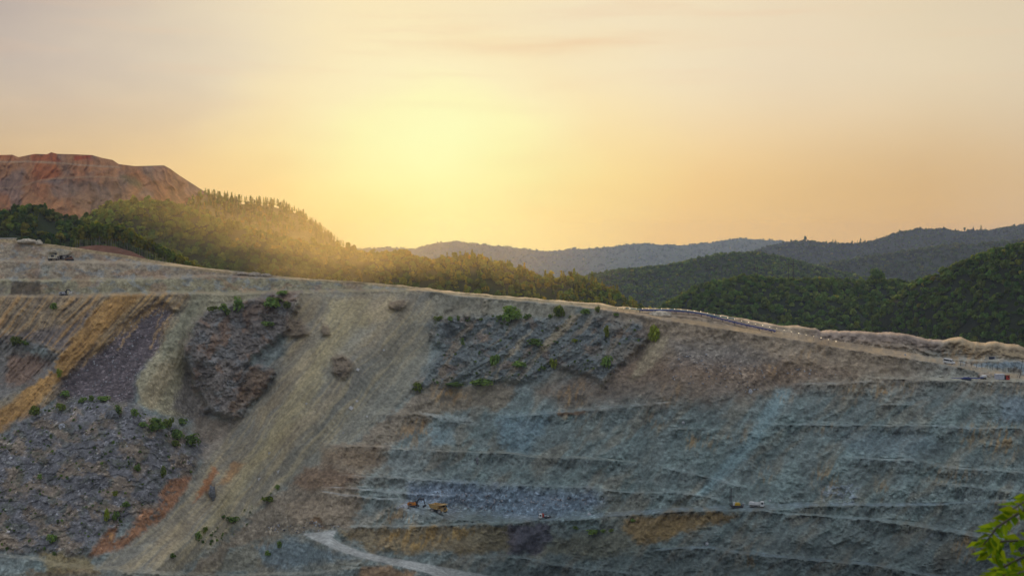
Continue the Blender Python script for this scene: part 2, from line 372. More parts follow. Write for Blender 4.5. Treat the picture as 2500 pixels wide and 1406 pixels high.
ledge([(1850, 1243), (1900, 1250), (2000, 1258), (2100, 1265), (2180, 1271), (2260, 1282), (2340, 1297), (2440, 1314), (2500, 1322), (2640, 1334)], [2, 2, 2.4, 3, 4, 5, 5.5, 5, 5, 5], 1, (120, 132, 134), .6, 2)
ledge([(1592, 1341), (1676, 1336), (1732, 1335), (1774, 1342), (1816, 1349), (1912, 1358), (1996, 1366), (2108, 1374), (2192, 1387), (2276, 1404), (2400, 1425)], [1.5, 2.5, 3, 3.5, 3.5, 3.5, 3.5, 3.5, 3.5, 3, 3], 1, (118, 132, 142), .65, 2)
ledge([(1200, 1353), (1284, 1363), (1396, 1383), (1480, 1391), (1564, 1402)], 2.0, 1, (122, 134, 138), .5)
ledge([(-120, 1352), (0, 1355), (69, 1359), (139, 1375), (217, 1384), (289, 1386), (375, 1397), (560, 1402), (760, 1398), (830, 1388), (890, 1380)], [3, 4, 4, 4, 4, 5, 4, 2.5, 2.5, 2, 1.5], 1, (128, 122, 104), .5, 2)
ledge([(805, 1391), (850, 1385), (890, 1379)], 1.2, .5, (168, 170, 164), .7)

slope = np.full(PX.shape, 1.05) + 0.16 * MED + 0.2 * BIG
SCREE = [(735, 718), (1052, 712), (1060, 770), (1045, 850), (1010, 950), (900, 1045), (800, 1115), (690, 1190), (600, 1262), (500, 1340), (430, 1400), (230, 1392), (330, 1320), (440, 1230), (560, 1062), (655, 950), (700, 870), (700, 800)]
OUTC = [(512, 752), (575, 742), (640, 722), (660, 714), (735, 712), (728, 760), (700, 800), (690, 815), (640, 855), (590, 905), (650, 890), (668, 915), (640, 955), (600, 1005), (572, 1032), (555, 1018), (505, 1002), (480, 955), (462, 880), (448, 835), (470, 800)]
UPR = [(1062, 778), (1110, 765), (1230, 768), (1330, 778), (1440, 768), (1510, 775), (1570, 790), (1580, 830), (1530, 880), (1480, 935), (1380, 900), (1300, 925), (1220, 935), (1120, 938), (1020, 945), (1050, 890), (1085, 860), (1060, 830), (1048, 800)]
DARK = [(440, 765), (400, 800), (395, 850), (360, 890), (335, 920), (330, 985), (290, 990), (200, 975), (140, 985), (150, 930), (195, 885), (225, 860), (260, 840), (290, 800), (330, 770), (385, 735)]
LOWL = [(-130, 1110), (20, 1050), (95, 1000), (150, 975), (260, 975), (340, 1000), (420, 1040), (495, 1085), (470, 1160), (400, 1180), (395, 1250), (250, 1300), (215, 1352), (60, 1348), (-130, 1345)]
mS = pmask(WX2, WY2, SCREE, 6); mO = pmask(WX, WY, OUTC, 7); mU = pmask(WX, WY, UPR, 9)
mD = pmask(WX2, WY2, DARK, 8); mL = pmask(WX, WY, LOWL, 12)
for mk, s in ((mS, .76), (mD, .74), (mO, 1.9), (mU, 1.25), (mL, .85)):
    slope = slope * (1 - mk) + (s + .05 * MED) * mk
slope *= np.where(PY < CREST(PX) + 30, 1.15, 1)
# each lift: a steep freshly cut face under its ledge, a gentler scree apron at its foot
CUT0 = np.zeros(PX.shape)
for pts, half, lv_, tone, op, soft in LG:
    if pts[0][0] < 700: continue
    xs_ = [p[0] for p in pts]; d_ = PY - np.interp(PX, xs_, [p[1] for p in pts]) - 2
    CUT0 = np.maximum(CUT0, sst(0, 3, d_) * (1 - sst(16, 34, d_ + 8 * FIN)) * sst(xs_[0], xs_[0] + 30, PX) * (1 - sst(xs_[-1] - 30, xs_[-1], PX)))
slope = slope * (1 + .4 * CUT0)
CONE = np.zeros(PX.shape)       # scree cones heaped against the foot of each lift
for i_, (pts, half, lv_, tone, op, soft) in enumerate(LG):
    if pts[0][0] < 750 or pts[0][0] > 2290: continue
    xs_ = [p[0] for p in pts]; hm_ = np.interp(PX, xs_, half) if isinstance(half, (list, tuple)) else half
    d_ = np.interp(PX, xs_, [p[1] for p in pts]) - hm_ - PY; hc = 4 + 26 * np.abs(pn((PX + .5 * d_) / 26 + i_ * 3.7, PX * 0 + i_ * 1.3)) + 3 * FIN
    CONE = np.maximum(CONE, np.clip(1 - d_ / hc, 0, 1) * (d_ > -1) * sst(xs_[0], xs_[0] + 30, PX) * (1 - sst(xs_[-1] - 30, xs_[-1], PX)))
lev = np.zeros(PX.shape)
ROADP = [(740, 1303), (824, 1293), (812, 1312), (838, 1328), (880, 1345), (936, 1358), (1020, 1372), (1104, 1388), (1188, 1403), (1290, 1424), (1110, 1424), (1062, 1406), (1034, 1394), (950, 1377), (880, 1360), (818, 1341), (768, 1318)]
mR = pmask(PX + wx2 * .3, PY, ROADP, 1.8)
for pts, half, lv, tone, op, soft in LG:
    mk = lmask(PX, PY, pts, half, soft) * lv
    lev = np.maximum(lev, mk)
lev = np.maximum(lev, mR)
# even the slopes out sideways before integrating, so no column runs ahead of its neighbours
kw = 45
def hsm(a, w):
    p = np.pad(a, ((0, 0), (w, w)), mode='edge'); c = np.cumsum(p, 1); c = np.concatenate([np.zeros((a.shape[0], 1)), c], 1)
    return (c[:, 2 * w + 1:] - c[:, :-2 * w - 1]) / (2 * w + 1)
slope = hsm(hsm(slope, kw), kw // 2)
SL0 = slope.copy()
slope = slope * (1 - lev) + 0.025 * lev
# integrate down each column: every step lies on its own sight line at the local slope
SUB = 4; NF = (NROW - 1) * SUB + 1
tf = np.linspace(0, 1, NF)[:, None]; PXF = np.repeat(cx_[None, :], NF, 0); PYF = top_[None, :] + (BOT - top_[None, :]) * tf
levf = np.zeros(PXF.shape)
for pts, half, lv, tone, op, soft in LG: levf = np.maximum(levf, lmask(PXF, PYF, pts, half, soft) * lv)
levf = np.maximum(levf, pmask(PXF, PYF, ROADP, 1.8))
ri_ = np.arange(NF) / SUB; r0_ = np.minimum(ri_.astype(int), NROW - 2); fr_ = (ri_ - r0_)[:, None]
slf = SL0[r0_] * (1 - fr_) + SL0[r0_ + 1] * fr_
slf = slf * (1 - levf) + 0.025 * levf
_, ZRF = ray(PXF, PYF); yc = CD(cx_); YD = np.zeros(PX.shape); YD[0] = yc
for r in range(1, NF):
    m_ = slf[r]; z0 = ZRF[r - 1] * yc
    yc = np.clip((m_ * yc - z0) / np.maximum(m_ - ZRF[r], 0.02), yc - 14, yc)
    if r % SUB == 0: YD[r // SUB] = yc
del PXF, PYF, levf, slf, ZRF
# ease differences between neighbouring columns
k = np.ones(9) / 9
pad = np.pad(YD, ((0, 0), (4, 4)), mode='edge')
YS = sum(pad[:, i:i + NCOL] for i in range(9)) / 9
kk = (1 - lev)
YD = hsm(YS, 7)
# relief: outcrops stand forward, talus hollows lie back, rough rock, gullies
rough = 0.5 + 0.45 * np.clip(MED + .2, 0, 1)
flat = 1 - lev * .93
off = 0.0
SAW = (WY / 30 + WX / 140 + .9 * fbm(PX / 60, PY / 60, 3, 44.0)) % 1.0
JNT = np.abs(pn((WX + .2 * WY) / 17 + .6 * FIN, WY / 75)); JNT = 1 - sst(0, .16, JNT)
SAW2 = (QA / 34 + .8 * fbm(PX / 50, PY / 50, 3, 45.0)) % 1.0
off = off - mO * (5 + 7 * ridge(WX / 110, WY / 120, 4, 2.0) + 1.0 * SAW * (1 - SAW2 * .5) - 1.1 * JNT) + mD * 3
def blob(x, y, rx, ry, soft=.35): 
    d = np.hypot((WX - x) / rx, (WY - y) / ry); return 1 - sst(1 - soft, 1 + soft, d)
SMALLO = [(722, 805, 30, 22), (790, 802, 14, 16), (835, 892, 24, 30), (1140, 770, 8, 14), (1190, 748, 10, 20), (1118, 800, 25, 20), (520, 1198, 14, 16), (975, 742, 22, 10)]
mSO = np.zeros(PX.shape)
for x, y, a, b in SMALLO: mSO = np.maximum(mSO, blob(x, y, a, b))
off = off - mSO * (3.5 + 2.5 * ridge(WX / 30, WY / 30, 4, 1.0))
ru = ridge(WX / 60 + WY / 240, WY / 70 - WX / 150, 5, 7.0)
off = off - mU * (2.5 + 5.0 * (ridge(QA / 75, QB / 95, 4, 7.0) - .35) + .6 * SAW - .8 * JNT) 
off = off - mL * (1.5 + 2.6 * (ridge(QA / 90, QB / 110, 4, 15.0) - .4) + .8 * SAW)
rest = np.clip(1 - mO - mS - mD - mU - mL, 0, 1)
grow = sst(740, 900, PX)
off = off - rest * grow * (2.6 * (ridge(QA / 110, QB / 120, 4, 21.0) - .45) + 1.1 * MED + (.4 + 1.6 * CUT0) * .8 * VRT) * (.35 + .65 * sst(20, 60, PY - CREST(PX)))
off = off - rest * (1 - grow) * 1.2 * (.6 * VRT + MED) * sst(2, 30, PY - CREST(PX))
off = off - (mS * .22 + .1) * STK * 1.0 - mS * .1 * STK2
LF = (1 - sst(330, 430, PX + .83 * (PY - 760))) * sst(718, 735, PY) * (1 - mD) * (1 - mL)
off = off - LF * (1.1 * STK + .3 * STK2)
off = off - (mO * .7 + mU * .6 + mL * .35 + mSO * .6 + rest * .38 * (.4 + 1.2 * sst(-.1, .4, MED)) + .1) * FIN
off = off * flat
# the big forms: talus bowls sunk between ribs, the main scree a swelling fan
off = off + 11 * pmask(PX, PY, DARK, 60) + 12 * pmask(PX, PY, [(420, 880), (480, 900), (540, 1020), (520, 1090), (430, 1060), (370, 990)], 45) + 9 * pmask(PX, PY, [(-130, 850), (60, 850), (130, 880), (60, 960), (-130, 1000)], 40)
off = off - 10 * pmask(PX, PY, [(800, 740), (960, 740), (900, 860), (760, 1020), (600, 1200), (480, 1340), (380, 1390), (500, 1220), (640, 1040), (740, 900)], 70) + 9 * pmask(PX, PY, [(1000, 800), (1040, 860), (980, 960), (860, 1060), (700, 1180), (760, 1080), (900, 940)], 50)
off = off - 8 * (ridge(QA / 300, QB / 420, 2, 77.0) - .45) * grow * rest
# gravel heaps behind the rim road at right, and at the left rim
top_r = sst(1960, 2020, PX) * (1 - sst(26, 40, PY - CREST(PX))) * sst(1, 5, PY - CREST(PX))
off = off - top_r * (1.8 * (ridge(PX / 46, PY / 16, 4, 63.0) - .4) + 1.2 * FIN)
YD = YD + off * np.minimum(1, tt_ * 60)
XR, ZR = ray(PX, PY)
VX, VY, VZ = XR * YD, YD, ZR * YD

# ---- colour of the rock (borders between kinds of rock run ragged and soft)
WX = WX + 7 * FIN; WY = WY + 6 * fbm(PX / 15, PY / 11, 3, 19.0)
gS, gO, gU, gD, gL = mS, mO, mU, mD, mL
mS = pmask(WX2, WY2, SCREE, 16); mO = .35 * pmask(WX, WY, OUTC, 8) + .65 * pmask(WX, WY, OUTC, 16); mU = pmask(WX, WY, UPR, 20) * (.55 + .45 * sst(-.5, .2, MED)); mD = pmask(WX2, WY2, DARK, 16); mL = pmask(WX, WY, LOWL, 20)
A = np.zeros(PX.shape + (3,))
def lay(c, mk, op=1.0):
    global A
    m_ = (mk * op)[..., None]; A = A * (1 - m_) + alb(c) * m_
one = np.ones(PX.shape)
lay((92, 98, 95), one)
lay((88, 97, 94), sst(-.1, .5, fbm(QA / 80, QB / 130, 5, 31.0)), .8)
lay((104, 97, 84), sst(.0, .5, fbm(QA / 70, QB / 150, 5, 37.0)), .55)
lay((72, 82, 80), sst(.1, .6, fbm(QA / 40, QB / 80, 5, 41.0)), .5)
lay((104, 114, 112), sst(.15, .6, fbm(QA / 34, QB / 120, 5, 43.0)), .5)
# brown upper right
m_ur = sst(-40, 50, (945 + (PX - 1900) * .02) - WY - 1e-3 * 0) * sst(1380, 1560, PX)
lay((110, 97, 80), m_ur * (1 - sst(2150, 2330, WX) * .6), .85)
lay((92, 76, 62), pmask(WX, WY, [(1500, 880), (1700, 870), (1880, 880), (2080, 910), (1950, 950), (1760, 990), (1560, 985), (1380, 1000), (1300, 950)], 30), .65)
lay((86, 88, 88), pmask(WX, WY, [(1640, 830), (1800, 840), (1900, 880), (1800, 900), (1640, 890)], 25), .5)
# left terraces
m_t = (1 - sst(712, 724, PY)) * (1 - sst(1000, 1080, PX))
lay((118, 108, 92), m_t, 1)
lay((112, 108, 86), m_t * sst(676, 684, PY), .8)
lay((100, 106, 108), m_t * sst(.05, .45, fbm(WX / 28, WY / 18, 3, 51.0)), .55)
lay((122, 98, 76), m_t * sst(.1, .5, fbm(WX / 60, WY / 20, 3, 53.0)), .5)
lay((66, 58, 46), pmask(WX2, WY2, [(32, 688), (85, 686), (100, 690), (98, 720), (22, 722)], 4), .85)  # recess in the terrace, its shade put into a dark patch of colour
lay((96, 90, 78), pmask(WX2, WY2, [(-120, 690), (10, 690), (30, 700), (-5, 720), (-120, 720)], 4), .6)
lay((112, 116, 108), pmask(WX2, WY2, [(100, 645), (125, 645), (120, 670), (98, 682)], 4), .6)
# ochre fan at left
m_f = pmask(WX2, WY2, [(-130, 724), (460, 716), (480, 735), (440, 780), (390, 850), (330, 900), (150, 960), (40, 1040), (-130, 1110)], 5)
lay((116, 102, 80), m_f, 1)
lay((152, 118, 74), m_f * sst(.0, .42, STK), .75)
lay((86, 78, 68), m_f * sst(.05, .5, -STK) , .7)
lay((150, 124, 86), m_f * sst(.3, .45, STK2), .6)
lay((70, 62, 56), m_f * sst(.35, .5, -STK2 + .3 * STK), .45)
lay((70, 64, 65), mD, 1)
for pts, w in (([(445, 735), (405, 790), (385, 810), (368, 850)], 6), ([(400, 722), (396, 760), (380, 800)], 4), ([(390, 745), (350, 770), (320, 810), (285, 855)], 6), ([(350, 760), (335, 785), (322, 800)], 4),
               ([(320, 780), (240, 840), (200, 895)], 6), ([(385, 735), (355, 775)], 4), ([(300, 790), (275, 812)], 4)):
    for i in range(len(pts) - 1):
        (x0, y0), (x1, y1) = pts[i], pts[i + 1]; nx_, ny_ = (y1 - y0), -(x1 - x0); ll_ = math.hypot(nx_, ny_); nx_ /= ll_; ny_ /= ll_
        a_ = w * (1 - .35 * i / len(pts)); b_ = w * (1 - .35 * (i + 1) / len(pts))
        lay((150, 124, 88), pmask(WX2, WY2, [(x0 + nx_ * a_ / 2, y0 + ny_ * a_ / 2), (x1 + nx_ * b_ / 2, y1 + ny_ * b_ / 2), (x1 - nx_ * b_ / 2, y1 - ny_ * b_ / 2), (x0 - nx_ * a_ / 2, y0 - ny_ * a_ / 2)], 2.2), .8)
lay((84, 80, 80), pmask(WX2, WY2, [(-130, 820), (0, 815), (60, 810), (170, 790), (230, 740), (215, 775), (175, 820), (160, 860), (60, 830), (-130, 860)], 8) * (1 - sst(.2, .5, STK)), .75)
lay((152, 118, 70), pmask(WX2, WY2, [(268, 722), (350, 716), (310, 760), (255, 810), (205, 865), (150, 925), (85, 990), (0, 1050), (-130, 1110), (-130, 1060), (0, 995), (80, 930), (140, 880), (190, 810), (225, 760)], 6), .85)
lay((136, 112, 74), pmask(WX2, WY2, [(330, 722), (440, 718), (420, 740), (330, 790), (260, 850), (215, 880), (250, 820), (300, 760)], 6) * sst(-.2, .3, STK), .7)
lay((88, 88, 86), pmask(WX, WY, [(-130, 840), (0, 830), (60, 830), (120, 850), (150, 870), (120, 905), (60, 950), (0, 980), (-130, 1000)], 6), .9)
lay((100, 78, 62), pmask(WX, WY, [(20, 870), (90, 860), (115, 890), (60, 940), (10, 930)], 10), .7)
lay((104, 116, 114), pmask(WX, WY, [(50, 842), (110, 852), (118, 875), (70, 862)], 6), .5)
lay((96, 92, 80), pmask(WX2, WY2, [(-130, 985), (0, 975), (60, 940), (40, 975), (-20, 1010), (-130, 1060)], 8), .8)
# beige slope right of the dark talus
lay((110, 105, 86), pmask(WX2, WY2, [(470, 716), (660, 712), (600, 742), (510, 755), (470, 805), (450, 860), (478, 950), (500, 990), (480, 1020), (400, 1010), (345, 990), (332, 930), (360, 885), (395, 840), (440, 780)], 6), 1)
lay((96, 98, 84), pmask(WX, WY, [(440, 740), (500, 725), (480, 780), (430, 850), (380, 880), (410, 800)], 12), .5)
lay((128, 116, 92), pmask(WX2, WY2, [(390, 890), (440, 880), (400, 960), (370, 1000), (345, 970)], 10), .6)
lay((84, 80, 80), pmask(WX2, WY2, [(455, 880), (480, 960), (520, 1010), (480, 1030), (420, 1000), (440, 940)], 9), .7)
lay((104, 94, 82), pmask(WX2, WY2, [(480, 1010), (560, 1030), (620, 1010), (560, 1070), (500, 1130), (470, 1080)], 9), .8)
# big outcrop
lay((92, 87, 82), mO, 1)
lay((104, 84, 68), mO * sst(.05, .45, fbm(WX / 38, WY / 60, 4, 61.0)), .7)
lay((94, 96, 96), mO * sst(.1, .5, fbm(WX / 45, WY / 45, 4, 63.0)), .7)
lay((84, 70, 58), pmask(WX, WY, [(640, 722), (700, 716), (735, 716), (690, 740), (640, 770), (600, 800), (590, 780)], 10), .8)
lay((90, 74, 56), pmask(WX, WY, [(610, 895), (668, 905), (640, 950), (580, 1020), (560, 1000)], 8), .7)
# main scree
lay((106, 100, 86), mS, 1)
lay((118, 106, 84), mS * sst(-.2, .5, fbm(QA / 60, QB / 240, 4, 35.0)) * (1 - sst(-60, 120, (WX + .83 * WY) - 1700)), .6)
lay((92, 94, 90), mS * sst(0, .5, fbm(QA / 45, QB / 200, 4, 39.0)), .5)
lay((94, 95, 86), mS * sst(-130, 60, (WX + .83 * WY) - 1700), .8)
lay((136, 124, 96), mS * sst(.0, .6, STK + .5 * MED) * (1 - sst(-60, 120, (WX + .83 * WY) - 1700)), .5)
lay((128, 118, 88), mS * pmask(WX2, WY2, [(800, 730), (900, 730), (900, 800), (780, 960), (680, 1090), (560, 1240), (480, 1320), (540, 1210), (640, 1070), (740, 920), (790, 820)], 14), .6)
lay((90, 88, 80), mS * sst(.15, .7, -STK), .3)
lay((88, 92, 92), mS * pmask(WX2, WY2, [(870, 800), (930, 790), (850, 870), (780, 960), (790, 900)], 14), .5)
lay((86, 74, 60), mSO, .75)
# rust streaks low in the scree
lay((132, 84, 44), pmask(WX2, WY2, [(520, 1140), (535, 1150), (505, 1200), (470, 1230), (495, 1180)], 4), .7)
lay((120, 90, 56), pmask(WX2, WY2, [(570, 1125), (600, 1130), (560, 1175), (535, 1185)], 6), .7)
# lower-left broken ground
lay((80, 80, 82), mL, 1)
lay((100, 88, 72), mL * sst(-.15, .4, fbm(WX / 60, WY / 50, 4, 71.0)), .7)
lay((62, 66, 56), mL * sst(.12, .5, fbm(WX / 30, WY / 22, 4, 73.0)), .55)
for pts in ([(408, 1172), (468, 1160), (455, 1195), (420, 1240), (395, 1262), (385, 1240), (395, 1200)], [(345, 1243), (395, 1240), (400, 1262), (340, 1310), (285, 1345), (215, 1358), (235, 1325), (265, 1290), (290, 1280), (280, 1320), (320, 1290)]):
    lay((108, 76, 52), pmask(WX2, WY2, pts, 7) * sst(-1.5, -.4, FIN + STK), .9)
lay((176, 136, 90), pmask(WX2, WY2, [(268, 1302), (278, 1300), (268, 1325), (262, 1325)], 2), .8)
lay((104, 92, 76), pmask(WX, WY, [(-130, 1250), (20, 1290), (60, 1340), (-130, 1345)], 10), .8)
lay((110, 96, 62), pmask(WX, WY, [(90, 1350), (150, 1345), (230, 1362), (230, 1400), (120, 1400)], 8), .7)
lay((98, 80, 54), pmask(WX, WY, [(150, 1390), (230, 1395), (240, 1500), (60, 1500), (70, 1400)], 8), .7)
# rocky upper centre
lay((76, 82, 82), mU, 1)
lay((108, 99, 84), mU * sst(.15, .5, fbm(QA / 28, QB / 120, 4, 81.0)), .8)
lay((62, 66, 64), mU * sst(.1, .5, FIN + .5 * MED), .45)
lay((96, 80, 66), mU * sst(.2, .6, fbm(WX / 40, WY / 40, 3, 83.0)), .5)
for pts in ([(1400, 765), (1420, 768), (1360, 830), (1300, 880), (1330, 830)], [(1300, 805), (1270, 845), (1225, 890), (1215, 920), (1205, 930), (1245, 850)], [(1590, 830), (1640, 820), (1610, 880), (1560, 920), (1540, 930), (1560, 880)]):
    lay((116, 107, 88), pmask(WX2, WY2, pts, 6), .8)
lay((106, 102, 88), pmask(WX2, WY2, [(1060, 715), (1300, 735), (1420, 750), (1400, 765), (1330, 775), (1230, 770), (1060, 775)], 8), .8)
lay((152, 150, 142), pmask(WX2, WY2, [(1225, 928), (1245, 924), (1275, 930), (1255, 937)], 3) , .7)
# brown lower centre
lay((101, 93, 80), pmask(WX, WY, [(1012, 962), (1060, 938), (1260, 940), (1240, 990), (1100, 1010), (980, 1070), (940, 1085), (880, 1170), (885, 1220), (862, 1290), (740, 1296), (690, 1300), (560, 1340), (520, 1406), (440, 1406), (560, 1310), (680, 1200), (800, 1118), (900, 1050)], 9), .95)
lay((112, 100, 84), pmask(WX, WY, [(740, 1210), (870, 1215), (860, 1280), (720, 1270), (690, 1230)], 14), .6)
lay((90, 74, 58), pmask(WX, WY, [(715, 1180), (745, 1145), (800, 1135), (862, 1160), (870, 1165), (850, 1190), (780, 1190), (735, 1195)], 12), .8)
lay((98, 84, 66), pmask(WX, WY, [(780, 1092), (930, 1092), (960, 1080), (940, 1140), (870, 1150), (790, 1130)], 16), .7)
lay((88, 68, 46), pmask(WX, WY, [(760, 1265), (790, 1262), (792, 1282), (752, 1284)], 5), .7)
lay((96, 90, 74), pmask(WX, WY, [(690, 1300), (740, 1310), (860, 1360), (900, 1378), (800, 1390), (560, 1396), (480, 1400), (600, 1330)], 12), .6)
lay((84, 98, 104), pmask(WX, WY, [(690, 1310), (760, 1325), (860, 1365), (720, 1388), (640, 1380), (620, 1340)], 14), .75)
# blue-grey rubble and lighter streaks on the lower face
lay((98, 109, 122), pmask(WX, WY, [(1000, 1180), (1100, 1175), (1250, 1190), (1450, 1200), (1480, 1220), (1430, 1255), (1300, 1262), (1100, 1240), (1000, 1225)], 18), .75)
lay((104, 122, 130), pmask(WX, WY, [(1220, 1020), (1330, 1015), (1320, 1060), (1280, 1100), (1225, 1100)], 16), .6)
lay((100, 118, 122), pmask(WX, WY, [(1060, 1045), (1110, 1040), (1110, 1090), (1050, 1080)], 10), .5)
lay((102, 118, 120), pmask(WX2, WY2, [(1895, 945), (1935, 948), (1900, 1010), (1850, 1080), (1790, 1150), (1730, 1200), (1680, 1230), (1740, 1160), (1800, 1090), (1850, 1030)], 10), .75)
lay((90, 101, 104), pmask(WX, WY, [(2060, 1050), (2260, 1050), (2300, 1100), (2200, 1120), (2060, 1110)], 22), .6)
lay((94, 104, 110), pmask(WX, WY, [(2440, 975), (2500, 970), (2640, 980), (2640, 1030), (2430, 1030)], 12), .7)
lay((104, 118, 126), pmask(WX, WY, [(2340, 884), (2640, 888), (2640, 915), (2500, 912), (2400, 893)], 4), .8)
lay((132, 138, 148), pmask(WX, WY, [(2010, 1190), (2060, 1175), (2100, 1195), (2090, 1222), (2020, 1222)], 10) * sst(-.1, .4, FIN), .7)
lay((176, 182, 184), pmask(WX, WY, [(2275, 1300), (2285, 1300), (2262, 1345), (2252, 1330)], 3) * sst(-.4, .3, VRT), .8)
# ochre and rust stains
OC = [(1092, 962, 26, 20, .85), (1130, 972, 22, 14, .5), (1035, 1040, 18, 14, .8), (1010, 1060, 26, 22, .55), (1395, 965, 26, 16, .5), (1418, 960, 16, 22, .5), (1690, 1080, 14, 18, .8), (1792, 1062, 20, 12, .6), (1730, 1085, 14, 18, .5),
      (2080, 958, 14, 20, .5), (2138, 958, 14, 14, .7), (2162, 952, 10, 16, .8), (2215, 950, 14, 12, .5), (2020, 1170, 22, 28, .7), (1870, 1160, 20, 22, .45), (2380, 1060, 26, 24, .7), (2450, 1075, 30, 34, .8), (2320, 1160, 50, 18, .5),
      (2010, 1050, 16, 12, .4), (1600, 1030, 18, 20, .5), (2160, 1190, 14, 22, .5), (970, 1270, 30, 24, .7), (2370, 1325, 28, 18, .8), (2350, 1350, 12, 28, .6), (2480, 1260, 30, 28, .7), (2440, 1250, 20, 20, .4), (1835, 1365, 12, 20, .6),
      (1900, 970, 24, 12, .4), (1880, 905, 26, 14, .5), (1990, 865, 30, 18, .35), (2460, 945, 40, 14, .4), (2340, 855, 40, 18, .6), (2380, 862, 40, 16, .6), (640, 1330, 20, 14, .3), (1400, 1012, 30, 12, .5), (1640, 960, 20, 18, .4)]
for x, y, a, b, o in OC:
    lay((130, 103, 66), blob(x + 6 * math.sin(x), y, a * 1.25, b * 1.25, .9) * sst(-.1, .45, fbm((PX + .25 * PY) / 9, PY / 34, 4, 11.0 + x)), o * .9)
lay((86, 66, 48), pmask(WX2, WY2, [(1355, 1006), (1432, 1002), (1425, 1012), (1362, 1014)], 3), .85)
# ochre band under the haul bench
lay((98, 84, 58), pmask(WX, WY, [(822, 1294), (900, 1290), (1150, 1284), (1250, 1284), (1260, 1330), (1180, 1350), (1000, 1350), (900, 1338), (850, 1320)], 9), .75)
lay((128, 104, 62), pmask(WX, WY, [(930, 1292), (1160, 1286), (1140, 1310), (1020, 1340), (960, 1330)], 10) * sst(-.2, .3, VRT), .7)
lay((136, 118, 88), pmask(WX, WY, [(925, 1316), (1000, 1312), (1010, 1345), (935, 1348)], 5) * sst(-.3, .3, FIN), .5)
lay((112, 88, 50), pmask(WX, WY, [(1530, 1262), (1620, 1250), (1720, 1250), (1800, 1252), (1760, 1275), (1680, 1300), (1560, 1330), (1530, 1310)], 10), .8)
lay((98, 90, 66), pmask(WX, WY, [(1350, 1310), (1520, 1300), (1560, 1340), (1440, 1360), (1330, 1350)], 14), .5)
lay((66, 62, 70), pmask(WX, WY, [(1245, 1284), (1345, 1278), (1345, 1310), (1310, 1350), (1240, 1350), (1235, 1310)], 8), .85)
lay((104, 78, 48), pmask(WX, WY, [(880, 1386), (960, 1380), (1010, 1400), (1040, 1500), (860, 1500)], 8), .7)
lay((92, 92, 82), sst(1390, 1410, PY) * (1 - sst(700, 900, PX)), .5)
# heaps by the rim at right
lay((98, 88, 80), (1 - sst(8, 26, PY - CREST(PX))) * sst(1960, 2010, PX) * (1 - sst(2280, 2330, PX)), .85)
lay((118, 102, 76), (1 - sst(14, 36, PY - CREST(PX))) * sst(2290, 2330, PX), .7)
lay((150, 132, 100), (1 - sst(5, 10, PY - CREST(PX))) * (1 - sst(520, 620, PX)), .9)
lay((196, 172, 132), (1 - sst(2, 4.5, PY - CREST(PX) - 4)) * sst(1, 2, PY - CREST(PX)) * sst(40, 150, PX) * (1 - sst(540, 640, PX)), .8)  # sunlit strip along the left rim road, the light put into the tone
lay((160, 140, 104), (1 - sst(3, 6, PY - CREST(PX))) * sst(560, 640, PX) * (1 - sst(1650, 1760, PX)), .8)
# dark cracks in the low right face
for x0, y0, x1, y1 in ((2340, 1192, 2336, 1220), (2362, 1190, 2348, 1222), (2400, 1200, 2384, 1222), (2447, 1206, 2442, 1218)):
    lay((44, 50, 50), pmask(WX2, WY2, [(x0, y0), (x0 + 3, y0), (x1 + 6, y1), (x1 - 4, y1)], 2), .75)
for pts, half, lv, tone, op, soft in LG:
    if tone: lay(tone, lmask(PX, PY, pts, half, soft, 18, True) * np.clip(.55 + .45 * FIN + .6 * fbm(PX / 60, PY / 60, 2, 99.0), 0, 1), op * .65)
lay((174, 176, 172), mR, .9)
lay((126, 130, 128), mR * sst(.0, .3, fbm(PX / 60, (PY - .35 * PX) / 3.0, 3, 91.0)), .5)
lay((150, 156, 152), pmask(WX2, WY2, [(1024, 1004), (1070, 1012), (1150, 1018), (1168, 1040), (1110, 1030), (1060, 1022)], 3), .5)
# cut rock under each ledge, darkened with some ledge shadow put into the colour
CUT = np.zeros(PX.shape)
for pts, half, lv, tone, op, soft in LG:
    if pts[0][0] < 700: continue
    xs_ = [p[0] for p in pts]; d_ = PY - np.interp(PX, xs_, [p[1] for p in pts]) - 2
    CUT = np.maximum(CUT, sst(0, 3, d_) * (1 - sst(10, 30, d_ + 10 * FIN)) * sst(xs_[0], xs_[0] + 30, PX) * (1 - sst(xs_[-1] - 30, xs_[-1], PX)))
CUT = CUT * (1 - lev) * (PX > 800)
A = A * (1 - CUT * np.clip(.04 + .32 * VRT, 0, .45))[..., None]
A = A * (1 + .2 * sst(0, .35, CONE) * (1 - lev))[..., None]
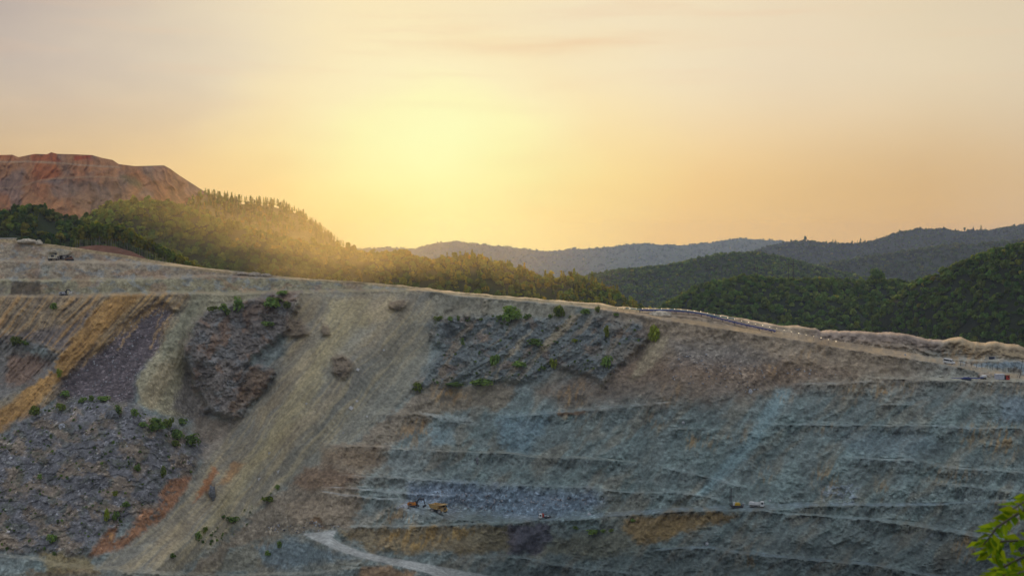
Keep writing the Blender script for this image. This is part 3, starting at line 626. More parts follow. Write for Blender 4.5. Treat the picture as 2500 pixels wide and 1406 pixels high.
# big soft tone variation plus fine grain
A = A * (1 + .10 * BIG + .16 * MED + .14 * STK * (1 - lev) * (1 - .5 * mS) + .2 * FIN * (1 - lev * .5) * (1 - .6 * mS))[..., None]
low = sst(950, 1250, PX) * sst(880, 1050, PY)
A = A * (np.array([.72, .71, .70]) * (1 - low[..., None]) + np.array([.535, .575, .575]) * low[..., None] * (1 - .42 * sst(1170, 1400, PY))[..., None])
A = A * (1 - .18 * top_r)[..., None]
A = A * (1 - .14 * m_t)[..., None]
A = np.clip(A, .012, .7)
RUB = np.clip(mD * .75 + mL * (.35 + .6 * sst(0, .4, fbm(WX / 45, WY / 40, 3, 95.0))) + mU * .25 + mO * .12 + rest * .22 * sst(-.2, .4, fbm(WX / 60, WY / 50, 3, 97.0))
              + pmask(WX, WY, [(1000, 1175), (1500, 1200), (1480, 1262), (1000, 1262)], 14) * .5 + pmask(WX, WY, [(720, 1262), (860, 1285), (700, 1306), (620, 1290)], 10) * .5
              + pmask(WX, WY, [(1640, 850), (1850, 860), (2050, 915), (1800, 930), (1640, 890)], 20) * .45 + pmask(WX, WY, [(2020, 1190), (2500, 1200), (2500, 1225), (2000, 1230)], 8) * .3
              + pmask(WX, WY, [(380, 930), (500, 1000), (470, 1040), (340, 1000)], 10) * .4, 0, 1) * (1 - mR)
V = np.stack([VX, VY, VZ], -1)
# the ground behind the crest, and the face carried down to the pit floor
b0 = V[0]
back = []
for dy_, dz_, jit in ((14, -.15, 0), (45, -1.2, .6), (75, -14, 3), (140, -50, 6), (260, -100, 8), (420, -190, 0)):
    r_ = b0.copy(); r_[:, 0] *= (b0[:, 1] + dy_) / b0[:, 1]; r_[:, 1] += dy_; r_[:, 2] += dz_ + jit * fbm(cx_ / 40, cx_ * 0 + dy_, 3)
    r_[:, 2] = np.maximum(r_[:, 2], -190) if dz_ > -190 else -191; back.append(r_)
bot = []
for dy_ in (14, 30, 60):
    r_ = V[-1].copy(); z_ = np.maximum(r_[:, 2] - dy_, -191) if dy_ < 60 else np.full(NCOL, -191.0)
    r_[:, 1] -= dy_; bot.append(np.stack([r_[:, 0], r_[:, 1], z_], -1))
VALL = np.concatenate([np.stack(back[::-1]), V, np.stack(bot)], 0)
nb = len(back)
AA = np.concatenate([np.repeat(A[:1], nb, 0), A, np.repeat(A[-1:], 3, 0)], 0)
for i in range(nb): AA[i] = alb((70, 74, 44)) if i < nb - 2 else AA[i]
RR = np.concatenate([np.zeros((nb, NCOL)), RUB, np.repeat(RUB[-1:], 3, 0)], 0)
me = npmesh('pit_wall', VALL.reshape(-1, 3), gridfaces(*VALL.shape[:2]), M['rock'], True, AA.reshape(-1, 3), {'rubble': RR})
pit = link(bpy.data.objects.new('pit_terrain', me)); tag(pit, 'terraced open pit mine face of grey, brown and ochre rock', kind='structure')

def wall(px, py):
    """world point of the pit face seen at photo position (px, py)"""
    c = (px - cx_[0]) / (cx_[1] - cx_[0]); c = min(max(c, 0), NCOL - 1.001); ci = int(c); f = c - ci
    t_ = float(CREST(px)); r = (py - t_) / (BOT - t_) * (NROW - 1); r = min(max(r, 0), NROW - 1.001); ri = int(r); g = r - ri
    p = (V[ri, ci] * (1 - f) + V[ri, ci + 1] * f) * (1 - g) + (V[ri + 1, ci] * (1 - f) + V[ri + 1, ci + 1] * f) * g
    return Vector(p)

# ------------------------------------------------------------------ ground to the horizon, camera ledge
gm, gt, gb = matn('valley_ground', 0.95)
gn = gt.nodes.new('ShaderNodeTexNoise'); gn.inputs['Scale'].default_value = 0.01; gn.inputs['Detail'].default_value = 6
gtc = gt.nodes.new('ShaderNodeTexCoord'); gt.links.new(gtc.outputs['Object'], gn.inputs['Vector'])
gr_ = gt.nodes.new('ShaderNodeValToRGB'); gr_.color_ramp.elements[0].color = (0.03, 0.045, 0.018, 1); gr_.color_ramp.elements[1].color = (0.09, 0.09, 0.05, 1); gr_.color_ramp.elements[0].position = .35; gr_.color_ramp.elements[1].position = .7
gt.links.new(gn.outputs[0], gr_.inputs[0]); gt.links.new(gr_.outputs[0], gb.inputs['Base Color'])
M['ground'] = gm
gx = np.linspace(-14000, 14000, 57); gy = np.concatenate([np.linspace(-400, 3000, 18), np.linspace(3500, 14500, 22)])
GX, GY = np.meshgrid(gx, gy); GZ = -190.0 - np.maximum(GY - 2600, 0) * .023
o = link(bpy.data.objects.new('ground', npmesh('ground', np.stack([GX, GY, GZ], -1).reshape(-1, 3), gridfaces(*GX.shape)[:, ::-1], gm)))
tag(o, 'valley floor reaching to the horizon behind the hills', kind='structure')
# the ledge the camera looks from (out of frame below)
cx2 = np.linspace(-60, 60, 31); cy2 = np.array([-40, -10, 0, 3.4, 4.3, 5.2, 6.2, 20, 60, 200, 330]); cz2 = np.array([-1.7, -1.7, -1.7, -1.7, -1.75, -1.95, -2.6, -16, -55, -150, -191.5])
LX, LY = np.meshgrid(cx2, cy2); LZ = np.repeat(cz2[:, None], 31, 1) + 0.06 * fbm(LX * .7, LY * .7, 3); LX = LX * (1 + np.maximum(LY, 0)[:, :] * .02)
o = link(bpy.data.objects.new('near_ledge', npmesh('near_ledge', np.stack([LX, LY, LZ], -1).reshape(-1, 3), gridfaces(*LX.shape)[:, ::-1], gm)))
tag(o, 'grassy ledge under the viewpoint', kind='structure')

# ------------------------------------------------------------------ hills
def hill(name, pts, D, slope=.5, back=.55, tree=8.0, depth=420, nx=260, ny=70, rnd=25.0, amp=12.0, mat=None, seed=0.0, label='', tilt=None, spur=0.0, col=(62, 70, 40), xr=None, floor=-192.0):
    """a ridge whose crest is seen along the photo points `pts` from distance D (or D(px)); returns (z(x, y), domain)"""
    Df = D if callable(D) else (lambda p: D + 0 * np.asarray(p, float))
    pp = np.array([p[0] for p in pts], float); qq = np.array([p[1] for p in pts], float)
    pd = np.linspace(pp[0], pp[-1], 400); qd = np.interp(pd, pp, qq); dd = Df(pd)
    rx, rz = ray(pd, qd); xs = rx * dd; zs = rz * dd - tree * .8
    def height(x, y):
        yr = np.interp(x, xs, dd); zr = np.interp(x, xs, zs); d = yr - y
        s = np.where(d > 0, slope, back)
        n = fbm(x / 160 + seed, y / 160 + seed, 4, seed) ; n2 = ridge(x / 260 + seed, y / 520, 3, seed)
        away = sst(0, 90, np.abs(d))
        base = zr - s * (np.sqrt(d * d + rnd * rnd) - rnd)
        return np.maximum(base + away * (amp * n - amp * .4 - spur * (1.0 - n2)), floor)
    x0, x1 = xs[0] - 60, xs[-1] + 60
    gx = np.linspace(x0, x1, nx); v = np.linspace(-1, 1, ny); v = np.sign(v) * np.abs(v) ** 1.3
    Xg = np.repeat(gx[None], ny, 0); Yg = np.interp(gx, xs, dd)[None] + v[:, None] * depth
    Zg = height(Xg, Yg)
    fx0 = sst(x0, x0 + 60, Xg); fx1 = 1 - sst(x1 - 60, x1, Xg)
    Zg = floor + (Zg - floor) * np.clip(fx0 * fx1, 0, 1)
    c = np.repeat(np.array(alb(col))[None], Xg.size, 0) * (1 + .3 * fbm(Xg / 30, Yg / 30, 3, seed)).reshape(-1, 1)
    me = npmesh(name, np.stack([Xg, Yg, Zg], -1).reshape(-1, 3), gridfaces(ny, nx)[:, ::-1], mat or M['dump'], True, c, {'rubble': np.zeros(Xg.size)})
    ob = link(bpy.data.objects.new(name, me)); tag(ob, label, kind='structure')
    return height, xs, dd

def leafmat(name, tr=0.42):
    m = bpy.data.materials.new(name); m.use_nodes = True; t = m.node_tree; nn = t.nodes; ll = t.links
    for n in list(nn): nn.remove(n)
    at = nn.new('ShaderNodeAttribute'); at.attribute_name = 'albedo'
    oi = nn.new('ShaderNodeObjectInfo'); hv = nn.new('ShaderNodeHueSaturation')
    mrr = nn.new('ShaderNodeMapRange'); ll.new(oi.outputs['Random'], mrr.inputs[0]); mrr.inputs[3].default_value = .75; mrr.inputs[4].default_value = 1.25
    ll.new(mrr.outputs[0], hv.inputs['Value']); ll.new(at.outputs['Color'], hv.inputs['Color'])
    d = nn.new('ShaderNodeBsdfDiffuse'); tl = nn.new('ShaderNodeBsdfTranslucent'); mx = nn.new('ShaderNodeMixShader'); mx.inputs[0].default_value = tr
    hv2 = nn.new('ShaderNodeMix'); hv2.data_type = 'RGBA'; hv2.blend_type = 'MULTIPLY'; hv2.inputs[0].default_value = 1; hv2.inputs[7].default_value = (1.25, 1.1, .5, 1); ll.new(hv.outputs[0], hv2.inputs[6])
    ll.new(hv.outputs[0], d.inputs[0]); ll.new(hv2.outputs[2], tl.inputs[0]); ll.new(d.outputs[0], mx.inputs[1]); ll.new(tl.outputs[0], mx.inputs[2])
    ou = nn.new('ShaderNodeOutputMaterial'); ll.new(mx.outputs[0], ou.inputs[0]); return m
M['leaf'] = leafmat('leaves')
M['bark'] = simple('bark', (0.12, 0.10, 0.075), .9, .3, 2)
M['palebark'] = simple('pale_bark', (0.42, 0.40, 0.33), .9, .3, 2)

def crown_quads(r, kind, n, size, rs):
    """leaf clumps of one crown, unit crown of radius 1 (width) : positions, normals"""
    if kind == 'conifer':
        t = rs.random(n) ** 1.5; rad = (1 - t) ** .85 * .36 * (0.7 + .6 * ((t * 7) % 1)) + .01
        a = rs.random(n) * 6.283; p = np.stack([np.cos(a) * rad, np.sin(a) * rad, t * 2.0 - .2], 1)
        nrm = np.stack([np.cos(a), np.sin(a), .6 + 0 * a], 1)
    else:
        k = 9 if kind == 'round' else 6
        c = rs.normal(size=(k, 3)); c /= np.linalg.norm(c, axis=1)[:, None]; c = c * rs.uniform(.25, .62, (k, 1)); 
        st_ = {'round': .85, 'column': 1.3, 'bush': .6}[kind]; wd = {'round': 1, 'column': .7, 'bush': 1.05}[kind]
        rc = rs.uniform(.34, .58, k); w = rc ** 2 / (rc ** 2).sum(); ci = rs.choice(k, n, p=w)
        d = rs.normal(size=(n, 3)); d /= np.linalg.norm(d, axis=1)[:, None]; d[:, 2] = np.where(d[:, 2] < -.35, -d[:, 2], d[:, 2])
        p = c[ci] + d * (rc[ci] * rs.uniform(.72, 1.08, n))[:, None]; nrm = d + .25 * rs.normal(size=(n, 3)); p = p * [wd, wd, st_]
        p[:, 2] += st_ * .75
    nrm /= np.linalg.norm(nrm, axis=1)[:, None]
    return p, nrm
def quads(p, nrm, size, rs, asp=1.0):
    n = len(p); t = rs.normal(size=(n, 3)); t -= (t * nrm).sum(1)[:, None] * nrm; t /= np.linalg.norm(t, axis=1)[:, None] + 1e-9
    b = np.cross(nrm, t); s = size * rs.uniform(.6, 1.3, n)[:, None]; t = t * s; b = b * s * asp
    bend = nrm * s * .25
    return np.stack([p - t - b - bend, p + t * .8 - b * .5, p + t + b * .9 - bend, p - t * .6 + b], 1)   # n,4,3
PAL = {  # albedo of foliage kinds; sunlight on the left hills put into mid and gold
 'dark': [(0.080, 0.150, 0.042), (0.105, 0.185, 0.048), (0.145, 0.225, 0.054)],
 'mid': [(0.15, 0.21, 0.045), (0.21, 0.27, 0.05), (0.28, 0.31, 0.056)],
 'gold': [(0.24, 0.25, 0.036), (0.31, 0.29, 0.04), (0.38, 0.31, 0.045)],
 'bush': [(0.17, 0.28, 0.08), (0.24, 0.36, 0.09), (0.14, 0.23, 0.08)],
 'lime': [(0.28, 0.36, 0.05), (0.34, 0.40, 0.055), (0.22, 0.30, 0.05)]}
def template(kind, n, size, seed):
    rs = np.random.default_rng(seed); size = size * (.5 if kind == 'conifer' else 1); p, nr = crown_quads(1, kind, n, size, rs)
    return quads(p, nr, size, rs), (p[:, 2] - p[:, 2].min()) / (np.ptp(p[:, 2]) + 1e-6)
TPL = {}
def tpl(kind, n, size, k):
    key = (kind, n, size, k)
    if key not in TPL: TPL[key] = template(kind, n, size, 100 + k * 13 + n)
    return TPL[key]
def forest(name, hf, xs, dd, dens, rad, kindf, n, size, pal, front, behind, label, seed=1, ybias=None, keep=None, zoff=0.0, hvar=.25, palf=None, zmin=-175):
    """a wood as one mass: crowns set over a hill; kindf(px)->crown kind"""
    rs = np.random.default_rng(seed); area = (xs[-1] - xs[0]) * (front + behind); cnt = int(area * dens)
    x = rs.uniform(xs[0] - 40, xs[-1] + 40, cnt); yr = np.interp(x, xs, dd); y = yr - front + rs.random(cnt) * (front + behind)
    z = hf(x, y); px = 1250 + F * x / y
    ok = (z > zmin) & (px > -150) & (px < 2650)
    if keep is not None: ok &= keep(px, x, y, z)
    x, y, z, px = x[ok], y[ok], z[ok], px[ok]
    VV, CC = [], []
    pats = fbm(x / 120, y / 120, 3, seed * 3.1)
    for i in range(len(x)):
        kd = kindf(px[i], rs); k = rs.integers(0, 7); q, hh = tpl(kd, n, size, k)
        r = rad * rs.uniform(.7, 1.3); h = r * rs.uniform(1 - hvar, 1 + hvar) * (1.25 if kd == 'conifer' else 1); a = rs.random() * 6.283; ca, sa = math.cos(a), math.sin(a)
        v = q.copy(); X_ = v[..., 0] * ca - v[..., 1] * sa; Y_ = v[..., 0] * sa + v[..., 1] * ca
        rr_ = r * (1.5 if kd == 'conifer' else 1)
        v[..., 0] = X_ * rr_ + x[i]; v[..., 1] = Y_ * rr_ + y[i]; v[..., 2] = v[..., 2] * h + z[i] + zoff - .45 * r
        pk = palf(px[i], z[i], rs) if palf else ('mid' if rs.random() < .04 else pal)
        t = np.clip(.5 + .5 * pats[i] + rs.normal() * .35, 0, 1) * 1.999; c0 = np.array(PAL[pk][int(t)]); c1 = np.array(PAL[pk][min(int(t) + 1, 2)]); c = c0 + (c1 - c0) * (t - int(t))
        c = c * rs.uniform(.6, 1.35) * np.array([rs.uniform(.85, 1.25), 1, 1])
        cc = np.repeat(c[None], n, 0) * rs.uniform(.75, 1.25, (n, 1))
        VV.append(v); CC.append(np.repeat(cc, 4, 0))
    v = np.concatenate(VV).reshape(-1, 3); c = np.concatenate(CC)
    me = npmesh(name, v, np.arange(len(v)).reshape(-1, 4), M['leaf'], False, c)
    o = link(bpy.data.objects.new(name, me)); tag(o, label, 'forest', kind='stuff'); return len(x)

broad = lambda px, rs: 'round'
# far ridges, palest and farthest first
pf = [(760, 612), (870, 606), (960, 603), (1010, 607), (1060, 592), (1110, 587), (1160, 594), (1240, 601), (1330, 612), (1400, 608), (1500, 600), (1570, 592), (1640, 598), (1700, 595), (1760, 588), (1810, 580), (1860, 584), (1920, 588), (2000, 594), (2080, 612), (2200, 630)]
h, xs, dd = hill('far_ridge', pf, 13000, .16, .3, 9, 2100, 520, 70, 60, 34, None, 3.3, 'farthest pale wooded ridge under the glow of the sky', col=(50, 58, 36), floor=-450)
forest('far_forest', h, xs, dd, .0006, 10, broad, 10, .55, 'dark', 1300, 120, 'hazy wood covering the farthest ridge', 3, zmin=-440)
p5 = [(1560, 652), (1680, 640), (1760, 632), (1840, 610), (1900, 592), (1960, 584), (2000, 589), (2040, 592), (2100, 592), (2150, 580), (2190, 566), (2240, 556), (2300, 556), (2330, 562), (2370, 560), (2420, 559), (2460, 552), (2500, 545), (2600, 530)]
h, xs, dd = hill('blue_ridge', p5, 6600, .26, .4, 9, 1000, 320, 60, 45, 24, None, 5.3, 'blue wooded ridge at the upper right', col=(26, 34, 20), floor=-285)
forest('blue_ridge_forest', h, xs, dd, .0042, 7, broad, 14, .45, 'dark', 700, 60, 'bluish wood on the long ridge at the right', 4, zmin=-270)
p7 = [(1900, 665), (2000, 643), (2100, 626), (2200, 611), (2240, 606), (2300, 597), (2340, 593), (2370, 596), (2400, 590), (2460, 587), (2560, 570)]
h, xs, dd = hill('middle_hill', p7, 4600, .3, .4, 9, 700, 200, 50, 40, 14, None, 7.3, 'dark green hill between the blue ridge and the nearest hill', col=(24, 32, 18), floor=-240)
forest('middle_hill_forest', h, xs, dd, .0055, 7.0, broad, 22, .38, 'dark', 500, 50, 'green wood on the middle hill at the right', 5, zmin=-225)
p6 = [(1400, 680), (1440, 667), (1500, 655), (1560, 649), (1600, 646), (1660, 636), (1700, 626), (1760, 614), (1800, 611), (1850, 612), (1900, 620), (1960, 636), (2020, 652), (2100, 668), (2200, 690)]
h, xs, dd = hill('rounded_hill', p6, 3200, .34, .4, 9, 600, 240, 50, 40, 14, None, 9.3, 'rounded dark green hill in the centre distance', col=(24, 32, 18), floor=-208)
forest('rounded_hill_forest', h, xs, dd, .017, 5.4, broad, 26, .32, 'dark', 430, 50, 'dark green wood on the rounded hill in the middle distance', 6)
# near right hill with a second higher spur
p8a = [(1540, 790), (1580, 762), (1640, 722), (1700, 692), (1760, 674), (1800, 667), (1850, 665), (1900, 672), (1950, 672), (2000, 670), (2060, 673), (2120, 677), (2180, 672), (2240, 682), (2320, 720), (2400, 760)]
h8, x8, d8 = hill('near_green_hill', p8a, 1550, .46, .5, 9, 420, 260, 70, 30, 9, None, 11.3, 'near dark green hill behind the conveyor', col=(20, 26, 16), spur=10)
forest('near_hill_forest', h8, x8, d8, .050, 4.1, broad, 60, .25, 'dark', 330, 30, 'dense dark green broadleaf wood on the near hill behind the lamps', 7)
p8b = [(1900, 880), (2000, 850), (2110, 805), (2170, 730), (2230, 682), (2270, 662), (2310, 645), (2350, 627), (2400, 608), (2450, 592), (2500, 577), (2560, 560), (2640, 545)]
h9, x9, d9 = hill('near_green_spur', p8b, lambda p: np.interp(p, [1900, 2640], [1480, 1180]), .5, .5, 9, 420, 200, 70, 25, 8, None, 12.7, 'steep dark green spur at the right edge', col=(20, 26, 16), spur=8)
forest('near_spur_forest', h9, x9, d9, .085, 4.0, broad, 60, .24, 'dark', 330, 30, 'dense dark green wood on the steep spur at the right edge', 8)
# ------------------------------------------------------------------ waste dump, upper left
DT = curve([(-120, 384), (0, 379), (30, 378), (45, 384), (70, 379), (85, 376), (115, 377), (125, 372), (140, 376), (180, 377), (225, 379), (250, 386), (275, 391), (290, 401), (330, 406), (400, 404), (415, 412), (440, 430), (470, 449), (490, 462), (560, 505), (640, 560), (700, 600)])
nc, nr = 560, 210
dx_ = np.linspace(-120, 690, nc); dt_ = DT(dx_); DB = 690.0; tq = np.linspace(0, 1, nr)[:, None]
QX = np.repeat(dx_[None], nr, 0); QY = dt_[None] + (DB - dt_[None]) * tq
w1 = fbm(QX / 40, QY / 40, 4, 2.0) * 8; UX, UY = QX + w1, QY + fbm(QX / 35, QY / 35, 4, 6.0) * 5
sl = np.full(QX.shape, .74) + .1 * fbm(QX / 90, QY / 60, 3, 3.0)
lv = np.zeros(QX.shape)
for pts, hf_ in (([(-120, 398), (60, 396), (130, 398), (220, 406), (300, 410), (400, 412)], 2.4), ([(-120, 462), (40, 458), (100, 440), (160, 434), (260, 432), (330, 440)], 2.0)):
    lv = np.maximum(lv, lmask(QX, QY, pts, hf_, 2, 40))
sl = hsm(sl, 30) * (1 - lv) + .38 * lv
_, Zq = ray(QX, QY); yd = np.zeros(QX.shape); yd[0] = np.interp(dx_, [-120, 700], [1800, 1640])
for r in range(1, nr):
    y0 = yd[r - 1]; yd[r] = np.clip((sl[r] * y0 - Zq[r - 1] * y0) / np.maximum(sl[r] - Zq[r], .02), y0 - 20, y0)
GUL = fbm((QX - .55 * (QY - 400) * np.clip((QX - 230) / 120, -1, 1) + w1) / 11, QY / 90, 4, 5.0)
yd = yd - (GUL * 3.0 + fbm(UX / 70, UY / 60, 4, 9.0) * 9 + 9 * ridge(UX / 110, UY / 130, 3, 4.0)) * sst(0, 14, QY - dt_[None])
Xq, Zq = ray(QX, QY); DV = np.stack([Xq * yd, yd, Zq * yd], -1)
Bk = A; A = np.zeros(QX.shape + (3,)); on = np.ones(QX.shape)
lay((138, 96, 62), on)
lay((134, 84, 52), sst(-.1, .5, fbm(UX / 60, UY / 90, 3, 15.0)), .6)
lay((100, 84, 74), sst(-.1, .5, fbm(UX / 70, UY / 70, 3, 17.0)), .7)
lay((170, 88, 44), 1 - sst(12, 20, UY - DT(UX)) * 1 - 0 * on, .0)
lay((160, 84, 42), pmask(UX, UY, [(75, 380), (140, 374), (150, 392), (80, 394)], 5), .9)
lay((182, 80, 38), pmask(UX, UY, [(180, 380), (232, 380), (225, 390), (175, 390)], 4), .95)
lay((150, 88, 50), pmask(UX, UY, [(-120, 384), (30, 378), (45, 388), (-120, 392)], 5), .9)
lay((170, 96, 48), pmask(UX, UY, [(90, 400), (130, 400), (148, 425), (130, 440), (95, 438), (80, 425)], 6), .85)
lay((152, 98, 54), pmask(UX, UY, [(310, 422), (350, 428), (345, 445), (320, 440)], 7), .8)
lay((158, 104, 70), pmask(UX, UY, [(345, 425), (365, 430), (400, 480), (380, 490), (350, 450)], 5), .7)
lay((150, 104, 76), pmask(UX, UY, [(395, 412), (430, 430), (490, 475), (480, 490), (430, 480), (390, 440)], 10), .5)
lay((86, 80, 76), pmask(UX, UY, [(100, 444), (140, 434), (160, 436), (150, 452), (120, 448)], 6), .7)
lay((88, 82, 44), pmask(UX, UY, [(295, 430), (330, 434), (350, 455), (340, 460), (300, 440)], 6), .7)
lay((172, 140, 110), lmask(QX, QY, [(-120, 398), (60, 395), (130, 397), (220, 405), (300, 409)], 1.6, 1.5, 20), .8)
lay((158, 128, 96), lmask(QX, QY, [(-120, 462), (40, 458), (100, 440), (160, 434), (260, 432), (330, 440)], 1.6, 1.5, 40), .55)
lay((74, 62, 54), pmask(UX, UY, [(150, 436), (330, 436), (300, 500), (260, 530), (200, 520), (160, 480)], 16), .55)
A = A * (1 + .38 * GUL + .12 * fbm(UX / 12, UY / 12, 3, 19.0))[..., None]; DA = np.clip(A * .56, .01, .8); A = Bk
bk = []
for dy_, dz_ in ((20, -.5), (80, -10), (420, -190), (620, -400)):
    r_ = DV[0].copy(); r_[:, 0] *= (DV[0][:, 1] + dy_) / DV[0][:, 1]; r_[:, 1] += dy_; r_[:, 2] = np.maximum(r_[:, 2] + dz_, -191); bk.append(r_)
DALL = np.concatenate([np.stack(bk[::-1]), DV], 0); DC = np.concatenate([np.repeat(DA[:1], 4, 0), DA], 0)
o = link(bpy.data.objects.new('waste_dump_hill', npmesh('waste_dump_hill', DALL.reshape(-1, 3), gridfaces(*DALL.shape[:2]), M['dump'], True, DC.reshape(-1, 3), {'rubble': np.zeros(DALL[..., 0].size)})))
tag(o, 'bare reddish brown waste dump hill', kind='structure')

# left hills
p2 = [(440, 500), (480, 468), (500, 463), (540, 472), (580, 480), (620, 486), (660, 488), (700, 496), (730, 508), (760, 530), (800, 560), (830, 585), (860, 602), (900, 620), (960, 650)]
h2, x2, d2 = hill('conifer_hill', p2, 1500, .62, .5, 9, 420, 220, 70, 20, 7, None, 21.3, 'hillside of young conifers with an open brown slope', col=(84, 70, 38))
bare = lambda px, x, y, z: (fbm(px / 70, z / 30, 3, 2.2) > -.95 + .75 * sst(650, 780, px))
forest('conifer_forest', h2, x2, d2, .07, 3.2, lambda px, rs: 'conifer' if rs.random() < .75 else 'round', 56, .26, 'mid', 300, 6, 'young conifers and birches on the hillside left of the glow', 9, keep=bare, palf=lambda px, z, rs: 'gold' if rs.random() < .45 else 'mid')
p3 = [(150, 560), (200, 525), (240, 500), (290, 484), (340, 479), (400, 483), (440, 489), (500, 515), (560, 530), (620, 552), (680, 568), (720, 577), (800, 587), (870, 600), (930, 603), (990, 606), (1020, 612), (1050, 618), (1090, 616), (1130, 615), (1190, 619), (1230, 630), (1270, 644),
      (1310, 656), (1350, 668), (1400, 666), (1430, 667), (1480, 690), (1530, 716), (1580, 744), (1620, 765), (1680, 790)]
h3, x3, d3 = hill('golden_hill', p3, lambda p: np.interp(p, [150, 700, 1680], [1260, 1200, 1330]), .5, .5, 9, 420, 420, 80, 22, 9, None, 23.3, 'long wooded hill behind the left and centre rim', col=(30, 32, 14), spur=6)
def pal3(px, z, rs):
    g = np.clip((px - 420) / 350, 0, 1) * .5
    return 'gold' if rs.random() < g * .9 else 'mid'
forest('golden_hill_forest', h3, x3, d3, .040, 4.0, lambda px, rs: 'conifer' if px > 1080 and rs.random() < .25 else ('column' if rs.random() < .15 else 'round'), 60, .25, 'mid', 320, 14, 'green and golden mixed wood on the long hill behind the rim', 10, palf=pal3)
p3a = [(-140, 530), (-60, 520), (0, 512), (40, 500), (70, 492), (110, 494), (150, 512), (190, 526), (240, 545), (300, 575), (360, 610), (420, 650)]
h4, x4, d4 = hill('left_wood_hill', p3a, 1060, .5, .5, 9, 300, 200, 60, 14, 5, None, 27.3, 'dark wooded knoll at the left edge', col=(24, 30, 14))
forest('left_wood', h4, x4, d4, .045, 4.3, lambda px, rs: 'column' if rs.random() < .3 else 'round', 100, .2, 'mid', 240, 10, 'dark green wood on the knoll at the left edge', 11, palf=lambda px, z, rs: 'dark' if rs.random() < .6 else 'mid')

# ------------------------------------------------------------------ haze
def volbox(name, lo, hi, col, dens, aniso, label):
    v = [(x, y, z) for x in (lo[0], hi[0]) for y in (lo[1], hi[1]) for z in (lo[2], hi[2])]
    f = [(0, 1, 3, 2), (4, 6, 7, 5), (0, 4, 5, 1), (2, 3, 7, 6), (0, 2, 6, 4), (1, 5, 7, 3)]
    me = bpy.data.meshes.new(name); me.from_pydata(v, [], f); me.update(); m = bpy.data.materials.new(name); m.use_nodes = True; t = m.node_tree
    for n in list(t.nodes): t.nodes.remove(n)
    pv = t.nodes.new('ShaderNodeVolumePrincipled'); pv.inputs['Color'].default_value = (*col, 1); pv.inputs['Density'].default_value = dens; pv.inputs['Anisotropy'].default_value = aniso
    ou = t.nodes.new('ShaderNodeOutputMaterial'); t.links.new(pv.outputs[0], ou.inputs['Volume']); me.materials.append(m)
    o = link(bpy.data.objects.new(name, me)); tag(o, label, 'haze', kind='stuff'); return o
volbox('haze', (-15000, -500, -480), (15000, HZY, HZT), (0.46, 0.60, 1.0), HZD, 0.2, 'thin warm evening haze between the hills')

def dust(name, px, py, y, rad, dens, label, seed):
    """a drifting cloud of dust: denser at its heart, ragged by noise"""
    rx_, rz_ = ray(px, py)
    bm_ = __import__('bmesh').new(); __import__('bmesh').ops.create_icosphere(bm_, subdivisions=3, radius=1.0)
    me = bpy.data.meshes.new(name); bm_.to_mesh(me); bm_.free()
    o = link(bpy.data.objects.new(name, me)); o.location = (float(rx_) * y, y, float(rz_) * y); o.scale = rad
    m = bpy.data.materials.new(name); m.use_nodes = True; t = m.node_tree; nn = t.nodes
    for n in list(nn): nn.remove(n)
    tcx = nn.new('ShaderNodeTexCoord'); ln = nn.new('ShaderNodeVectorMath'); ln.operation = 'LENGTH'; t.links.new(tcx.outputs['Object'], ln.inputs[0])
    mr = nn.new('ShaderNodeMapRange'); mr.interpolation_type = 'SMOOTHSTEP'; t.links.new(ln.outputs['Value'], mr.inputs[0]); mr.inputs[1].default_value = 0.05; mr.inputs[2].default_value = 1.0; mr.inputs[3].default_value = 1.0; mr.inputs[4].default_value = 0.0
    nz_ = nn.new('ShaderNodeTexNoise'); nz_.inputs['Scale'].default_value = 2.2; nz_.inputs['Detail'].default_value = 3; t.links.new(tcx.outputs['Object'], nz_.inputs['Vector'])
    m2 = nn.new('ShaderNodeMapRange'); t.links.new(nz_.outputs[0], m2.inputs[0]); m2.inputs[1].default_value = .35; m2.inputs[2].default_value = .65; m2.inputs[3].default_value = .25; m2.inputs[4].default_value = 1.6
    mm = nn.new('ShaderNodeMath'); mm.operation = 'MULTIPLY'; t.links.new(mr.outputs[0], mm.inputs[0]); t.links.new(m2.outputs[0], mm.inputs[1])
    m3 = nn.new('ShaderNodeMath'); m3.operation = 'MULTIPLY'; t.links.new(mm.outputs[0], m3.inputs[0]); m3.inputs[1].default_value = dens
    pv = nn.new('ShaderNodeVolumePrincipled'); pv.inputs['Color'].default_value = (0.92, 0.76, 0.38, 1); pv.inputs['Anisotropy'].default_value = 0.55; t.links.new(m3.outputs[0], pv.inputs['Density'])
    ou = nn.new('ShaderNodeOutputMaterial'); t.links.new(pv.outputs[0], ou.inputs['Volume']); me.materials.append(m)
    tag(o, label, 'dust', kind='stuff')
dust('dust_cloud', 790, 648, 975, (80, 40, 26), .0055, 'golden dust drifting over the rim in front of the wooded hill', 1)
dust('dust_veil', 720, 590, 1090, (170, 90, 60), .0016, 'thin golden dust veil over the wooded hill left of the glow', 2)
dust('golden_haze', 800, 590, 1130, (290, 190, 95), .0016, 'broad golden evening dust in the air over the hills left of the centre', 3)
